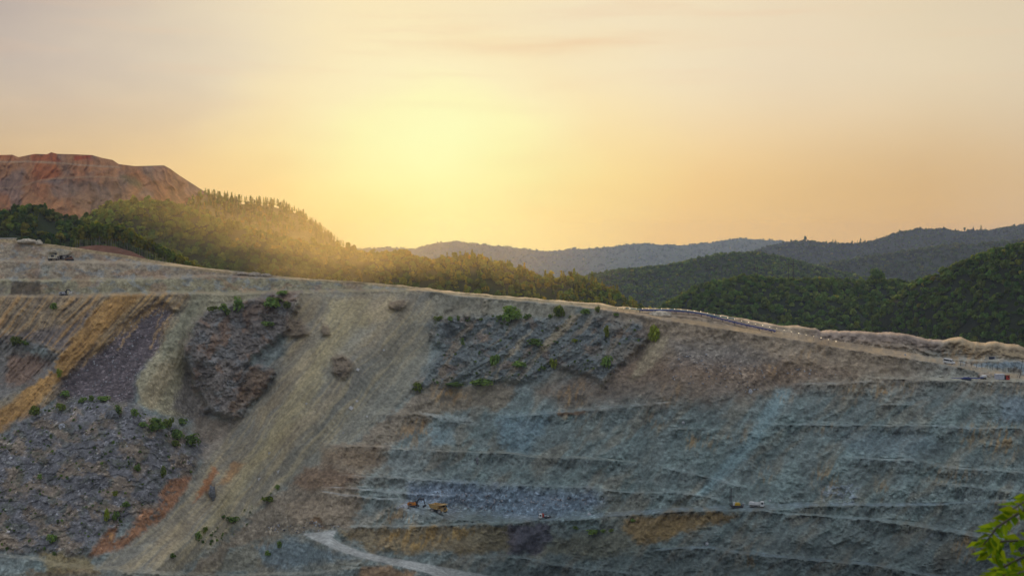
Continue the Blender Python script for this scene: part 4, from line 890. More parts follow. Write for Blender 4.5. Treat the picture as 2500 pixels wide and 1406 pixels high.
# ------------------------------------------------------------------ mesh builder for made things
class MB:
    def __init__(s): s.v = []; s.f = []
    def add(s, v, f):
        n = len(s.v); s.v += [tuple(p) for p in v]; s.f += [tuple(i + n for i in q) for q in f]; return s
    def box(s, x0, x1, y0, y1, z0, z1, tx=0, ty=0):
        v = [(x0, y0, z0), (x1, y0, z0), (x1, y1, z0), (x0, y1, z0), (x0 + tx, y0 + ty, z1), (x1 - tx, y0 + ty, z1), (x1 - tx, y1 - ty, z1), (x0 + tx, y1 - ty, z1)]
        return s.add(v, [(0, 3, 2, 1), (4, 5, 6, 7), (0, 1, 5, 4), (1, 2, 6, 5), (2, 3, 7, 6), (3, 0, 4, 7)])
    def prism(s, prof, y0, y1):
        n = len(prof); v = [(x, y0, z) for x, z in prof] + [(x, y1, z) for x, z in prof]
        return s.add(v, [tuple(range(n)), tuple(range(2 * n - 1, n - 1, -1))] + [(i, n + i, n + (i + 1) % n, (i + 1) % n) for i in range(n)])
    def tube(s, pts, r, seg=8):
        pts = [Vector(p) for p in pts]; rr_ = r if isinstance(r, (list, tuple)) else [r] * len(pts); v = []
        for i, p in enumerate(pts):
            d = (pts[min(i + 1, len(pts) - 1)] - pts[max(i - 1, 0)]).normalized(); a = d.orthogonal().normalized() if i == 0 else (a - a.dot(d) * d).normalized(); b = d.cross(a)
            v += [p + (a * math.cos(6.28318 * k / seg) + b * math.sin(6.28318 * k / seg)) * rr_[i] for k in range(seg)]
        f = [(i * seg + k, i * seg + (k + 1) % seg, (i + 1) * seg + (k + 1) % seg, (i + 1) * seg + k) for i in range(len(pts) - 1) for k in range(seg)]
        f += [tuple(range(seg - 1, -1, -1)), tuple((len(pts) - 1) * seg + k for k in range(seg))]
        return s.add(v, f)
    def wheel(s, x, y, z, r, w, seg=18):
        prof = [(0.0, -w / 2), (r * .93, -w / 2), (r, -w * .32), (r, w * .32), (r * .93, w / 2), (0.0, w / 2)]; v = []
        for k in range(seg):
            a = 6.28318 * k / seg
            for q, h in prof: v.append((x + q * math.cos(a), y + h, z + q * math.sin(a)))
        m = len(prof); return s.add(v, [(k * m + j, ((k + 1) % seg) * m + j, ((k + 1) % seg) * m + j + 1, k * m + j + 1) for k in range(seg) for j in range(m - 1)])
    def build(s, name, mat, parent=None, bevel=0.0, label=None):
        me = bpy.data.meshes.new(name); me.from_pydata([tuple(p) for p in s.v], [], s.f); me.update(); me.materials.append(mat)
        o = link(bpy.data.objects.new(name, me), parent)
        if bevel: b = o.modifiers.new('bevel', 'BEVEL'); b.width = bevel; b.segments = 2; b.limit_method = 'ANGLE'
        if label: o['label'] = label
        return o
def root(name, loc, rz, label, cat, group=None, tilt=0.0, sc=1.0):
    o = link(bpy.data.objects.new(name, None)); o.location = loc; o.rotation_euler = (0, tilt, rz); o.scale = (sc,) * 3
    o.empty_display_size = .5; return tag(o, label, cat, group)
def copytree(o, parent=None):
    c = o.copy(); COL.objects.link(c); c.parent = parent
    for ch in list(o.children): copytree(ch, c)
    return c
def at(px, py, y):
    a, b = ray(px, py); return Vector((float(a) * y, y, float(b) * y))
P = {}
P['yellow'] = simple('dusty_yellow_paint', (0.62, 0.40, 0.15), .6, .35, 1.2); P['orange'] = simple('orange_paint', (0.75, 0.26, 0.03), .5, .3, 1.2)
P['cream'] = simple('dusty_cream_paint', (0.78, 0.70, 0.52), .7, .3, 1.0); P['white'] = simple('white_paint', (0.80, 0.80, 0.78), .4, .1, 1.0)
P['dark'] = simple('dark_steel', (0.06, 0.06, 0.065), .7, .3, 1.5); P['tyre'] = simple('dusty_tyre', (0.20, 0.19, 0.18), .9, .25, 2)
P['rim'] = simple('wheel_rim', (0.50, 0.46, 0.40), .6, .2, 2); P['glass'] = simple('dark_glass', (0.02, 0.025, 0.03), .15, .1, 1)
P['red'] = simple('red_paint', (0.50, 0.05, 0.03), .5, .25, 1.5); P['rust'] = simple('rust_brown', (0.26, 0.13, 0.07), .85, .35, 1.5)
P['blue'] = simple('dark_blue_paint', (0.05, 0.08, 0.30), .6, .3, 1.0); P['navy'] = simple('navy_steel', (0.03, 0.045, 0.08), .6, .3, 1.0)
P['green'] = simple('grey_green_cover', (0.20, 0.28, 0.22), .6, .25, .5); P['grey'] = simple('grey_steel', (0.28, 0.28, 0.29), .6, .25, 1.5)
P['pale'] = simple('pale_panel', (0.55, 0.56, 0.62), .5, .15, 1.0); P['stone'] = simple('pale_stone', (0.55, 0.56, 0.58), .9, .25, 1.5)
P['wood'] = simple('weathered_wood', (0.09, 0.075, 0.06), .9, .3, 2); P['concrete'] = simple('concrete', (0.62, 0.60, 0.56), .9, .15, 1.0)
P['earthm'] = simple('heap_earth', (0.46, 0.38, 0.28), .95, .35, .8); P['lampglow'] = simple('lit_lamp', (0.9, 0.85, 0.7), .4, .0, 1, emit=((1.0, 0.78, 0.46), 2.2))
P['greyrock'] = simple('grey_rock', (0.23, 0.235, 0.24), .95, .4, 1.2); P['gravel'] = simple('pale_gravel', (0.66, 0.57, 0.43), .95, .3, .8); P['yel2'] = simple('bright_yellow_paint', (0.70, 0.44, 0.03), .5, .2, 1.2)

# ------------------------------------------------------------------ trucks and machines
def haul_truck(loc, rz, label, group=None, body='yellow', sc=1.0, tilt=0):
    r = root('haul_truck', loc, rz, label, 'truck', group, tilt, sc); p = P[body]
    MB().box(-4.2, 3.6, -1.1, 1.1, 1.2, 2.0).box(-3.6, -1.6, -1.9, 1.9, 1.1, 1.6).build('chassis', P['dark'], r, .05)
    b = MB()      # open dump body: floor, two flared sides, headboard, canopy over the cab
    b.prism([(-5.4, 4.25), (-4.2, 2.55), (1.1, 2.15), (1.1, 2.4), (-4.1, 2.8), (-5.3, 4.45)], -2.5, 2.5)
    for s_ in (-1, 1): b.prism([(-5.5, 4.5), (-4.2, 2.55), (1.1, 2.15), (1.7, 4.55), (1.7, 4.85), (-5.5, 4.7)], 2.5 * s_ - .12, 2.5 * s_ + .12)
    b.prism([(1.1, 2.15), (1.35, 2.15), (2.0, 4.7), (1.7, 4.85)], -2.6, 2.6).prism([(1.6, 4.7), (4.6, 4.85), (4.6, 5.05), (1.6, 4.95)], -2.7, 2.7)
    for xx in (-3.4, -1.8, -.2): b.box(xx, xx + .22, -2.72, -2.6, 2.5, 4.5).box(xx, xx + .22, 2.6, 2.72, 2.5, 4.5)
    b.build('dump_body', p, r, .04)
    MB().box(1.7, 4.4, -2.4, 2.4, 1.7, 2.6).box(4.4, 4.75, -2.3, 2.3, 1.3, 1.9).box(2.0, 4.4, -.9, 1.0, 2.6, 3.3).build('front_deck', p, r, .05)
    MB().box(4.4, 4.5, -.85, .85, 1.95, 3.2).build('grille', P['dark'], r)
    c = MB().box(2.2, 3.9, .95, 2.35, 2.6, 4.3, .1, .05).build('cab', p, r, .05)
    MB().box(3.85, 3.93, 1.1, 2.2, 3.3, 4.1).box(2.5, 3.6, 2.3, 2.38, 3.3, 4.1).box(2.5, 3.6, .9, .97, 3.3, 4.1).build('window', P['glass'], c)
    MB().tube([(4.5, -1.9, .8), (4.5, -1.9, 2.6)], .05, 6).tube([(4.5, -1.4, .8), (4.5, -1.4, 2.6)], .05, 6).tube([(4.75, -2.3, 2.6), (4.75, -2.3, 3.5), (4.75, -.9, 3.5)], .05, 6).build('ladder', P['rim'], r)
    for s_ in (-1, 1): MB().box(4.75, 4.82, s_ * 1.9 - .25, s_ * 1.9 + .25, 1.45, 1.8).build('headlight', P['white'], r)
    for x, y, w in ((2.75, 2.15, .9), (2.75, -2.15, .9), (-2.6, 2.0, 1.6), (-2.6, -2.0, 1.6)):
        wo_ = MB().wheel(x, y, 1.3, 1.3, w).build('wheel', P['tyre'], r); MB().wheel(x, y, 1.3, .62, w + .08, 12).build('rim', P['rim'], wo_)
    return r
haul_truck(wall(1071, 1252) + Vector((0, 1.0, 0)), R(-40), 'dusty yellow haul truck beside the orange excavator on the lower bench', sc=.93)
haul_truck(wall(131, 636) + Vector((0, 0, 0)), R(-80), 'pale cream haul truck seen head-on on the upper left bench', body='cream', sc=1.1)
haul_truck(wall(140, 635) + Vector((0, 7, .2)), R(181), 'pale cream haul truck side-on behind the head-on one, upper left bench', body='cream', sc=1.2)

def excavator(loc, rz, label, name='excavator', body='orange', sc=1.0, boomc='dark', bucketc='dark', pts=None):
    r = root(name, loc, rz, label, 'excavator', None, 0, sc)
    for s_ in (-1, 1):
        t = MB().prism([(-2.3, .1), (2.3, .1), (2.7, .55), (2.3, 1.05), (-2.3, 1.05), (-2.7, .55)], 1.35 * s_ - .3, 1.35 * s_ + .3).build('track', P['dark'], r, .05)
        MB().wheel(-1.9, 1.35 * s_, .58, .4, .7, 10).build('sprocket', P['grey'], t); MB().wheel(1.9, 1.35 * s_, .58, .4, .7, 10).build('sprocket', P['grey'], t)
    MB().box(-1.0, 1.0, -1.0, 1.0, .7, 1.2).build('turntable', P['dark'], r)
    h = MB().box(-2.7, 1.4, -1.5, 1.5, 1.2, 2.5, .05, .05).box(-3.1, -2.0, -1.45, 1.45, 1.1, 2.3, .1, .05).build('house', P[body], r, .08)
    MB().box(-2.0, -.6, -1.53, -1.5, 1.5, 2.2).box(-2.6, .2, -.7, .9, 2.5, 2.62).build('grille', P['dark'], h)
    c = MB().box(.2, 1.8, .5, 1.5, 1.25, 3.0, .12, .03).build('cab', P['dark'], r, .05); MB().box(.5, 1.4, 1.46, 1.52, 1.9, 2.8).box(1.66, 1.74, .6, 1.4, 1.9, 2.8).build('window', P['glass'], c)
    B = pts or [(1.0, 1.8), (3.2, 4.6), (5.6, 4.4), (6.3, 1.5)]
    v = [(x, 0, z) for x, z in B]
    MB().tube([v[0], v[1], v[2]], [.42, .5, .32], 6).build('boom', P[boomc], r); MB().tube([(v[2][0] - .3, 0, v[2][2] + .5), v[2], v[3]], [.28, .34, .2], 6).build('stick', P[boomc], r)
    MB().tube([(1.3, .35, 1.7), ((v[1][0] + v[0][0]) / 2 + .7, .35, (v[1][2] + v[0][2]) / 2 - .1)], .12, 6).build('hydraulic_ram', P['grey'], r); MB().tube([(v[1][0] + .3, 0, v[1][2] + .5), (v[2][0] - .3, 0, v[2][2] + .55)], .12, 6).build('hydraulic_ram', P['grey'], r)
    x, z = B[3]; MB().prism([(x + .4, z + .1), (x - .1, z + .2), (x - 1.0, z - .3), (x - 1.1, z - 1.1), (x - .5, z - 1.4), (x + .2, z - .9), (x + .5, z - .3)], -.75, .75).build('bucket', P[bucketc], r, .05)
    return r
excavator(wall(1009, 1240) + Vector((0, 3, 0)), R(-18), 'orange excavator with a dark boom reaching down beside the haul truck on the lower bench', sc=.98)
excavator(wall(151, 722) + Vector((0, 3.5, 0)), R(-12), 'pale grey mining shovel with a white bucket on the left bench under the trucks', name='mining_shovel', body='pale', sc=.85, boomc='dark', bucketc='white',
          pts=[(1.0, 1.8), (2.4, 4.0), (4.6, 3.8), (5.6, 2.4)])
# brown bulldozer right of the pale trucks
r = root('bulldozer', wall(169, 637) + Vector((0, 2, 0)), R(185), 'rust brown bulldozer behind the pale trucks on the upper left bench', 'bulldozer')
for s_ in (-1, 1): MB().prism([(-1.9, .1), (1.9, .1), (2.3, .6), (1.6, 1.1), (-1.9, 1.1), (-2.3, .6)], 1.15 * s_ - .28, 1.15 * s_ + .28).build('track', P['dark'], r, .04)
MB().box(-1.8, 1.9, -.8, .8, .7, 1.9, .1, .05).build('hull', P['rust'], r, .05)
c = MB().box(-1.3, .2, -.75, .75, 1.9, 3.0, .12, .06).build('cab', P['rust'], r, .04); MB().box(-1.0, 0, -.78, -.72, 2.2, 2.8).build('window', P['glass'], c); MB().box(-1.0, 0, .72, .78, 2.2, 2.8).build('window', P['glass'], c)
MB().prism([(2.6, .1), (2.9, .2), (2.75, .8), (2.95, 1.4), (2.75, 1.4), (2.5, .8)], -1.8, 1.8).tube([(0, 1.3, .7), (2.6, 1.3, .6)], .12, 6).tube([(0, -1.3, .7), (2.6, -1.3, .6)], .12, 6).build('blade', P['rust'], r)

def lorry(loc, rz, label, name, cabc, bedc, flat=False, sc=1.0, red=False, tilt=0):
    r = root(name, loc, rz, label, 'truck', None, tilt, sc)
    MB().box(-3.6, 3.2, -.5, .5, .75, 1.05).box(-1.2, .2, -1.1, 1.1, .55, .95).build('chassis', P['dark'], r, .03)
    c = MB().prism([(1.7, .7), (3.55, .7), (3.6, 1.5), (3.35, 2.75), (3.1, 2.95), (1.8, 2.95), (1.7, 2.8)], -1.2, 1.2).build('cab', P[cabc], r, .06)
    MB().prism([(3.59, 1.65), (3.38, 2.65), (3.42, 2.65), (3.63, 1.65)], -1.05, 1.05).build('windscreen', P['glass'], c)
    for s_ in (-1, 1): MB().box(2.2, 3.2, 1.2 * s_ - .015, 1.2 * s_ + .015, 1.75, 2.6).build('side_window', P['glass'], c)
    MB().box(3.5, 3.68, -1.15, 1.15, .5, .95).build('bumper', P['dark'], r, .03)
    for s_ in (-1, 1): MB().box(3.6, 3.64, .85 * s_ - .2, .85 * s_ + .2, 1.0, 1.25).build('headlight', P['white'], c)
    if flat:
        MB().box(-3.8, .4, -1.2, 1.2, 1.1, 1.25).box(-3.8, -3.7, -1.2, 1.2, 1.25, 1.6).build('flatbed', P['dark'], r, .02)
    else:
        MB().box(-3.8, 1.5, -1.2, 1.2, 1.15, 1.3).box(-3.8, 1.5, -1.25, -1.17, 1.3, 2.35).box(-3.8, 1.5, 1.17, 1.25, 1.3, 2.35).box(1.42, 1.5, -1.17, 1.17, 1.3, 2.6).box(-3.8, -3.72, -1.17, 1.17, 1.3, 2.35).box(-3.4, -1.4, -.9, .9, 2.0, 2.62).build('tipper_body', P[bedc], r, .03)
    if red:
        MB().box(.5, 1.65, -1.15, 1.15, 1.1, 3.1, .1, .05).build('crane_housing', P['red'], r, .05); MB().tube([(1.0, 0, 3.0), (-.6, 0, 2.6), (-2.9, 0, 1.9)], [.22, .18, .12], 6).build('crane_arm', P['dark'], r); MB().box(-2.4, -1.7, -.5, .4, 1.25, 1.75).build('tool_box', P['white'], r, .03)
    for x in (2.6, -1.7, -2.8):
        for s_ in (-1, 1):
            w = MB().wheel(x, 1.0 * s_, .52, .52, .34).build('wheel', P['dark'], r); MB().wheel(x, 1.0 * s_, .52, .26, .36, 10).build('rim', P['rim'], w)
    return r
lorry(wall(1849, 1239) + Vector((0, 1.5, 0)), R(-14), 'white tipper lorry facing right beside the yellow drill rig on the lower bench', 'tipper_lorry', 'white', 'white', sc=.98)
lorry(wall(1330, 1267) + Vector((0, 1.5, 0)), R(188), 'small white lorry with a red crane housing and dark flatbed alone on the lower bench', 'crane_lorry', 'white', 'dark', flat=True, red=True, sc=.86)

# drill rig with its mast up
r = root('drill_rig', wall(1800, 1240) + Vector((0, 1, 0)), R(178), 'yellow and dark drill rig with a tall upright mast left of the white lorry', 'drill rig')
for s_ in (-1, 1): MB().prism([(-2.6, .1), (2.6, .1), (2.9, .5), (2.6, .9), (-2.6, .9), (-2.9, .5)], 1.1 * s_ - .25, 1.1 * s_ + .25).build('track', P['dark'], r, .04)
MB().box(-3.0, 3.2, -1.1, 1.1, .9, 1.25).build('deck', P['dark'], r, .03)
e = MB().prism([(-1.6, 1.25), (1.2, 1.25), (1.2, 1.9), (.6, 2.5), (-1.2, 2.5), (-1.6, 2.1)], -.95, .95).build('engine_cover', P['yel2'], r, .06); MB().box(-.9, .2, -.99, -.94, 1.5, 2.1).build('grille', P['dark'], e)
MB().box(.9, 1.9, -.3, .8, 1.25, 2.9, .08, .05).build('cab', P['white'], r, .04)
MB().box(-3.4, -2.5, -.8, .8, .9, 2.2).build('dust_collector', P['grey'], r, .05)
m = MB()
for dx, dy in ((0, -.4), (0, .4), (.7, -.4), (.7, .4)): m.tube([(2.7 + dx, dy, .6), (2.7 + dx, dy, 9.6)], .07, 5)
for k in range(9):
    z = .9 + k
    for a, b in (((0, -.4), (.7, -.4)), ((.7, -.4), (.7, .4)), ((.7, .4), (0, .4)), ((0, .4), (0, -.4))): m.tube([(2.7 + a[0], a[1], z), (2.7 + b[0], b[1], z + .95)], .045, 4)
m.build('mast', P['dark'], r); MB().tube([(2.35, 0, .3), (2.35, 0, 8.6)], .06, 6).build('drill_pipe', P['grey'], r)

# minibus on the rim road
r = root('minibus', wall(2317, 888), R(-34), 'white minibus with dark side windows driving down the rim road', 'minibus', None, R(7), 1.0)
b = MB().prism([(-3.0, .45), (2.9, .45), (3.0, .9), (2.85, 1.25), (2.05, 1.55), (1.35, 2.45), (.9, 2.65), (-2.8, 2.65), (-3.0, 2.4)], -1.0, 1.0).build('body', P['white'], r, .08)
for s_ in (-1, 1): MB().prism([(-2.8, 1.55), (.35, 1.55), (.35, 2.25), (-2.8, 2.25)], s_ * 1.0 - .03, s_ * 1.0 + .03).prism([(.55, 1.5), (1.75, 1.5), (1.2, 2.25), (.55, 2.25)], s_ * 1.0 - .03, s_ * 1.0 + .03).build('side_window', P['glass'], b)
MB().prism([(2.1, 1.6), (1.42, 2.44), (1.38, 2.40), (2.03, 1.58)], -.9, .9).build('windscreen', P['glass'], b); MB().box(2.92, 3.03, -.7, .7, .6, .85).build('grille', P['dark'], b)
for s_ in (-1, 1): MB().box(2.84, 2.98, .75 * s_ - .15, .75 * s_ + .15, .9, 1.12).build('headlight', P['pale'], b)
for x in (1.9, -1.9):
    for s_ in (-1, 1): w = MB().wheel(x, .88 * s_, .36, .36, .24, 14).build('wheel', P['dark'], r); MB().wheel(x, .88 * s_, .36, .18, .26, 10).build('rim', P['rim'], w)

# containers, lowered rig, poles on the right-hand ledge
r = root('site_container', wall(2443, 927) + Vector((0, 2, 0)), R(2), 'pale lilac grey box container on the right-hand ledge, left of the red cabin', 'container')
MB().box(-2.2, 2.2, -1.2, 1.2, .15, 2.75).build('shell', P['pale'], r, .04); MB().box(-2.28, 2.28, -1.28, 1.28, 2.76, 2.9).build('roof', P['white'], r, .02)
m = MB()
for k in range(14): m.box(-2.1 + k * .31, -2.0 + k * .31, -1.24, -1.203, .3, 2.6)
m.build('ribs', P['pale'], r); MB().box(-2.1, 2.1, -1.0, 1.0, -.5, .14).build('skid', P['dark'], r)
r = root('red_cabin', wall(2461, 928) + Vector((0, 2, 0)), R(24), 'red cabin with a dark shaded end standing right of the pale container', 'cabin')
MB().box(-1.1, 1.1, -1.0, 1.0, .1, 2.35).build('shell', P['red'], r, .03); MB().box(-1.2, 1.2, -1.1, 1.1, 2.36, 2.5).build('roof', P['rust'], r); MB().box(-1.16, -1.105, -.8, .8, .2, 2.2).build('end_panel', P['dark'], r); MB().box(.0, .7, -1.06, -1.004, 1.2, 1.9).build('window', P['glass'], r)  # dark panel on the cabin's end stands in for the shade there
r = root('lowered_rig', wall(2363, 929) + Vector((0, 1.5, 0)), R(3), 'dark blue tracked rig with its long boom lowered flat along the ledge', 'rig')
MB().prism([(-2.2, 0), (1.6, 0), (2.2, .5), (1.8, .9), (-2.2, .9), (-3.0, .8)], -1.0, 1.0).build('track', P['navy'], r, .05); MB().box(-1.8, 1.2, -.9, .9, .9, 1.6, .15, .05).build('hull', P['blue'], r, .05)
MB().tube([(-8.0, 0, 1.2), (-3, 0, 1.1), (.5, 0, 1.2), (5.5, 0, 1.0), (8.6, 0, 1.5)], [.12, .22, .3, .3, .2], 6).build('boom', P['blue'], r); MB().tube([(-1.0, 0, 1.3), (2.2, 0, 2.1)], .12, 6).build('strut', P['navy'], r)
r = root('white_dumper', wall(2404, 927) + Vector((0, 2, 0)), R(-160), 'small white dumper with a tilted skip at the right end of the lowered blue boom', 'dumper')
MB().prism([(-1.6, 1.3), (1.2, 1.0), (1.7, 1.9), (-1.3, 2.2)], -.9, .9).build('skip', P['white'], r, .05); MB().box(-1.1, 1.1, -.5, .5, .5, 1.0).build('chassis', P['dark'], r)
for x in (.8, -.8):
    for s_ in (-1, 1): MB().wheel(x, .7 * s_, .42, .42, .3, 12).build('wheel', P['dark'], r)
b0_ = wall(2492, 925) + Vector((0, 2, 0)); r = root('utility_pole', b0_, 0, 'dark leaning utility pole with a stay at the right edge of the picture', 'pole')
MB().tube([(0, 0, -.5), (1.7, 0, 9.5)], [.17, .11], 8).build('post', P['wood'], r); MB().tube([(-1.4, 0, 0), (1.1, 0, 6.0)], .05, 5).build('stay', P['dark'], r); MB().box(.9, 2.3, -.08, .08, 8.7, 8.9).build('crossarm', P['wood'], r)
fz = [wall(2345 + 13 * k, 893 + 1.55 * k) for k in range(12)]
r = root('wire_fence', fz[0], 0, 'row of thin dark fence posts along the blue-grey cut beside the rim road', 'fence'); m = MB()
for k, p in enumerate(fz):
    q = p - fz[0]; MB().box(q.x - .08, q.x + .08, q.y - .08, q.y + .08, q.z - .5, q.z + 2.4).build('post', P['dark'], r)
for h_ in (.7, 1.4, 2.1): m.tube([p - fz[0] + Vector((0, 0, h_)) for p in fz], .02, 4)
m.build('wire', P['grey'], r)
r = root('parked_crate', wall(2423, 877) + Vector((0, 1, 0)), R(5), 'small dark steel crate at the foot of the ochre heap on the right', 'crate'); MB().box(-1.4, 1.2, -.8, .8, 0, 1.3).build('shell', P['navy'], r, .04); MB().box(1.25, 1.6, -.6, .6, 0, 1.6).build('panel', P['pale'], r, .02)

# ------------------------------------------------------------------ conveyors and their lamps
def conveyor(name, pts, label, hgt, wid, rail, cover, coverh, legstep=3):
    p0 = pts[0]; r = root(name, p0, 0, label, 'conveyor'); Q = [p - p0 for p in pts]
    # even steps along the line
    L_ = [0]; 
    for i in range(1, len(Q)): L_.append(L_[-1] + (Q[i] - Q[i - 1]).length)
    n = max(int(L_[-1] / 2.4), 8); S = [i * L_[-1] / n for i in range(n + 1)]
    def pt(s_): return Vector([float(np.interp(s_, L_, [q[k] for q in Q])) for k in range(3)])
    Z_ = [pt(s_) for s_ in S]; d = Vector((0, 1, 0))
    for off_, nm in ((-wid / 2, 'near'), (wid / 2, 'far')):
        m = MB(); m.tube([z + d * off_ + Vector((0, 0, hgt)) for z in Z_], .17 if cover else .34, 5).tube([z + d * off_ + Vector((0, 0, hgt - .75)) for z in Z_], .12, 5)
        for i, z in enumerate(Z_[:-1]): a = z + d * off_; b = Z_[i + 1] + d * off_; m.tube([a + Vector((0, 0, hgt)), b + Vector((0, 0, hgt - .75))], .07, 4)
        m.build('side_truss', P[rail], r)
    v = []; [v.extend([z - d * wid * .42 + Vector((0, 0, hgt + .12)), z + Vector((0, 0, hgt - .1)), z + d * wid * .42 + Vector((0, 0, hgt + .12))]) for z in Z_]
    v2 = [p - Vector((0, 0, .06)) for p in v]; f = []
    for i in range(len(Z_) - 1):
        for j in range(2): a = i * 3 + j; f += [(a, a + 3, a + 4, a + 1), tuple(k_ + len(v) for k_ in (a + 1, a + 4, a + 3, a))]
    MB().add(v + v2, f).build('belt', P['dark'], r)
    if cover:
        m = MB(); k = 7
        vv = []; [vv.extend([z + d * (math.cos(3.1416 * j / k) * -wid * .55) + Vector((0, 0, hgt + .1 + coverh * math.sin(3.1416 * j / k))) for j in range(k + 1)]) for z in Z_]
        m.add(vv, [(i * (k + 1) + j, i * (k + 1) + j + 1, (i + 1) * (k + 1) + j + 1, (i + 1) * (k + 1) + j) for i in range(len(Z_) - 1) for j in range(k)]); m.build('cover', P[cover], r)
    for i in range(0, len(Z_), legstep):
        z = Z_[i]; MB().tube([z + d * -wid / 2 + Vector((0, 0, -.6)), z + d * -wid / 2 + Vector((0, 0, hgt))], .1, 5).tube([z + d * wid / 2 + Vector((0, 0, -.6)), z + d * wid / 2 + Vector((0, 0, hgt))], .1, 5).tube([z + d * -wid / 2 + Vector((0, 0, hgt * .4)), z + d * wid / 2 + Vector((0, 0, hgt * .4))], .07, 4).build('trestle', P['navy'], r)
    return r
conveyor('belt_conveyor', [wall(x, y) for x, y in ((1562, 763), (1600, 764), (1640, 765), (1680, 768), (1720, 774), (1760, 785), (1800, 795), (1840, 804), (1893, 815))],
         'long dark blue belt conveyor running down the rim below the row of lamps', 1.7, 1.9, 'blue', None, 0)
def crestpt(px, dpy=0, dy=6): 
    y = float(CD(px)) + dy; p = at(px, float(CREST(px)) + dpy, y); return p
conveyor('covered_conveyor', [crestpt(x, 1.5, 5) for x in (1528, 1560, 1600, 1640, 1680, 1720, 1760, 1795)], 'grey green covered conveyor on the crest right behind the blue one', .5, 2.2, 'green', 'green', .75)
LP = [(1480 + a / 8.93, 730 + b / 8.93) for a, b in zip((248, 383, 517, 653, 790, 927, 1066, 1207, 1346, 1490, 1631, 1774, 1917, 2062, 2206, 2354, 2495), (205, 204, 205, 207, 207, 208, 208, 209, 215, 217, 229, 245, 257, 275, 308, 340, 375))]
LP += [(1740 + a / 7.8125, 740 + b / 7.8125) for a, b in zip((287, 419, 549, 683, 817, 952, 1087, 1219, 1360, 1498, 1640, 1781, 1922, 2067, 2206, 2352), (278, 307, 334, 364, 396, 422, 450, 481, 512, 541, 572, 603, 632, 660, 692, 727))]
proto = None
for i, (px, py) in enumerate(LP):
    gy = py + 11.5; c = float(CREST(px))
    p = wall(px, gy) if gy > c + 3 else crestpt(px, 1.0, 8)
    top = at(px, py, p.y); hh = max(top.z - p.z, 1.2)
    if proto is None:
        proto = root('conveyor_lamp', p, 0, '', 'lamp'); MB().tube([(0, 0, -.4), (0, 0, .93)], .03, 6).build('pole', P['dark'], proto)
        import bmesh
        bm = bmesh.new(); bmesh.ops.create_uvsphere(bm, u_segments=10, v_segments=6, radius=.19); me = bpy.data.meshes.new('bulb'); bm.to_mesh(me); bm.free(); me.materials.append(P['lampglow'])
        bo = link(bpy.data.objects.new('bulb', me), proto); MB().prism([(-.3, 0), (.3, 0), (.1, .22), (-.1, .22)], -.3, .3).build('shade', P['dark'], proto)
        t = proto
    else: t = copytree(proto)
    t.location = p; t['group'] = 'lit lamps along the conveyor'
    t['label'] = 'first lit lamp at the upper left end of the conveyor lamp row' if i == 0 else ('last lit lamp at the lower right end of the conveyor lamp row' if i == len(LP) - 1 else 'small lit lamp on a short pole in the row along the conveyor')
    for ch in t.children:
        k = ch.name.split('.')[0]
        if k == 'pole': ch.scale = (1.6, 1.6, hh)
        elif k == 'bulb': ch.location = (0, 0, hh); ch.scale = (random.uniform(.75, 1.2),) * 3
        else: ch.location = (0, 0, hh + .38)

# ------------------------------------------------------------------ left rim building, heaps, boulders, slabs
p = at(0, 589, 912); r = root('low_building', p, R(-2), 'low pale building with a sunlit flat roof at the left end of the rim', 'building')
MB().box(-12, 9.6, -3, 3, -1, 1.7).build('wall', P['cream'], r, .05); MB().box(-12.4, 10, -3.4, 3.4, 1.71, 2.05).build('roof', P['white'], r, .03)
for k in range(4): MB().box(-8 + k * 4.4, -6.9 + k * 4.4, -3.06, -3.003, .3, 1.2).build('window', P['glass'], r)
def heap(name, px, py, wpx, hpx, label, mat, cat='heap', seed=0, dy=0.0, group=None, flatb=True, base=None):
    p = base if base is not None else wall(px, py); s_ = F / p.y; w = wpx / s_ / 2; h = hpx / s_
    bm = bmesh.new(); bmesh.ops.create_icosphere(bm, subdivisions=4 if flatb else 2, radius=1.0); me = bpy.data.meshes.new(name)
    co = np.array([v.co[:] for v in bm.verts]); n = fbm(co[:, 0] * 2.2 + seed, co[:, 1] * 2.2 + co[:, 2], 4, seed) * .16 + .08 * fbm(co[:, 0] * 7 + seed, co[:, 2] * 7 + co[:, 1] * 3, 3, seed)
    co = co * (1 + n * (1 if flatb else 2.2))[:, None]
    if flatb: co[:, 2] = np.where(co[:, 2] > 0, co[:, 2] ** 1.0, co[:, 2] * .4)
    for v, c in zip(bm.verts, co): v.co = (c[0] * w, c[1] * w * .8, c[2] * h)
    bm.to_mesh(me); bm.free(); me.materials.append(mat)
    for q in me.polygons: q.use_smooth = flatb
    o = link(bpy.data.objects.new(name, me)); o.location = p + Vector((0, dy, 0)); return tag(o, label, cat, group)
for i, (x, y, w, h, l) in enumerate([(592, 670, 26, 6, 'small brown earth mound on the rim road, leftmost of three'), (622, 673, 34, 8, 'largest brown earth mound on the rim road, middle of three'), (648, 674, 30, 6, 'flat brown earth mound on the rim road, rightmost of three'),
                                     (66, 591, 44, 8, 'pale gravel heap on the left rim beside the low building'), (95, 595, 18, 9, 'small pointed gravel heap on the left rim')]):
    heap('earth_mound', x, y, w, h, l, P['earthm'] if i < 3 else P['gravel'], 'mound', i * 3.1)
heap('gravel_heap', 1612, 771, 58, 12, 'pale gravel heap on the rim in front of the blue conveyor', P['gravel'], 'heap', 4.4)
heap('gravel_heap', 2408, 920, 40, 9, 'grey green gravel heap beside the pale container', P['earthm'], 'heap', 6.4, 3)
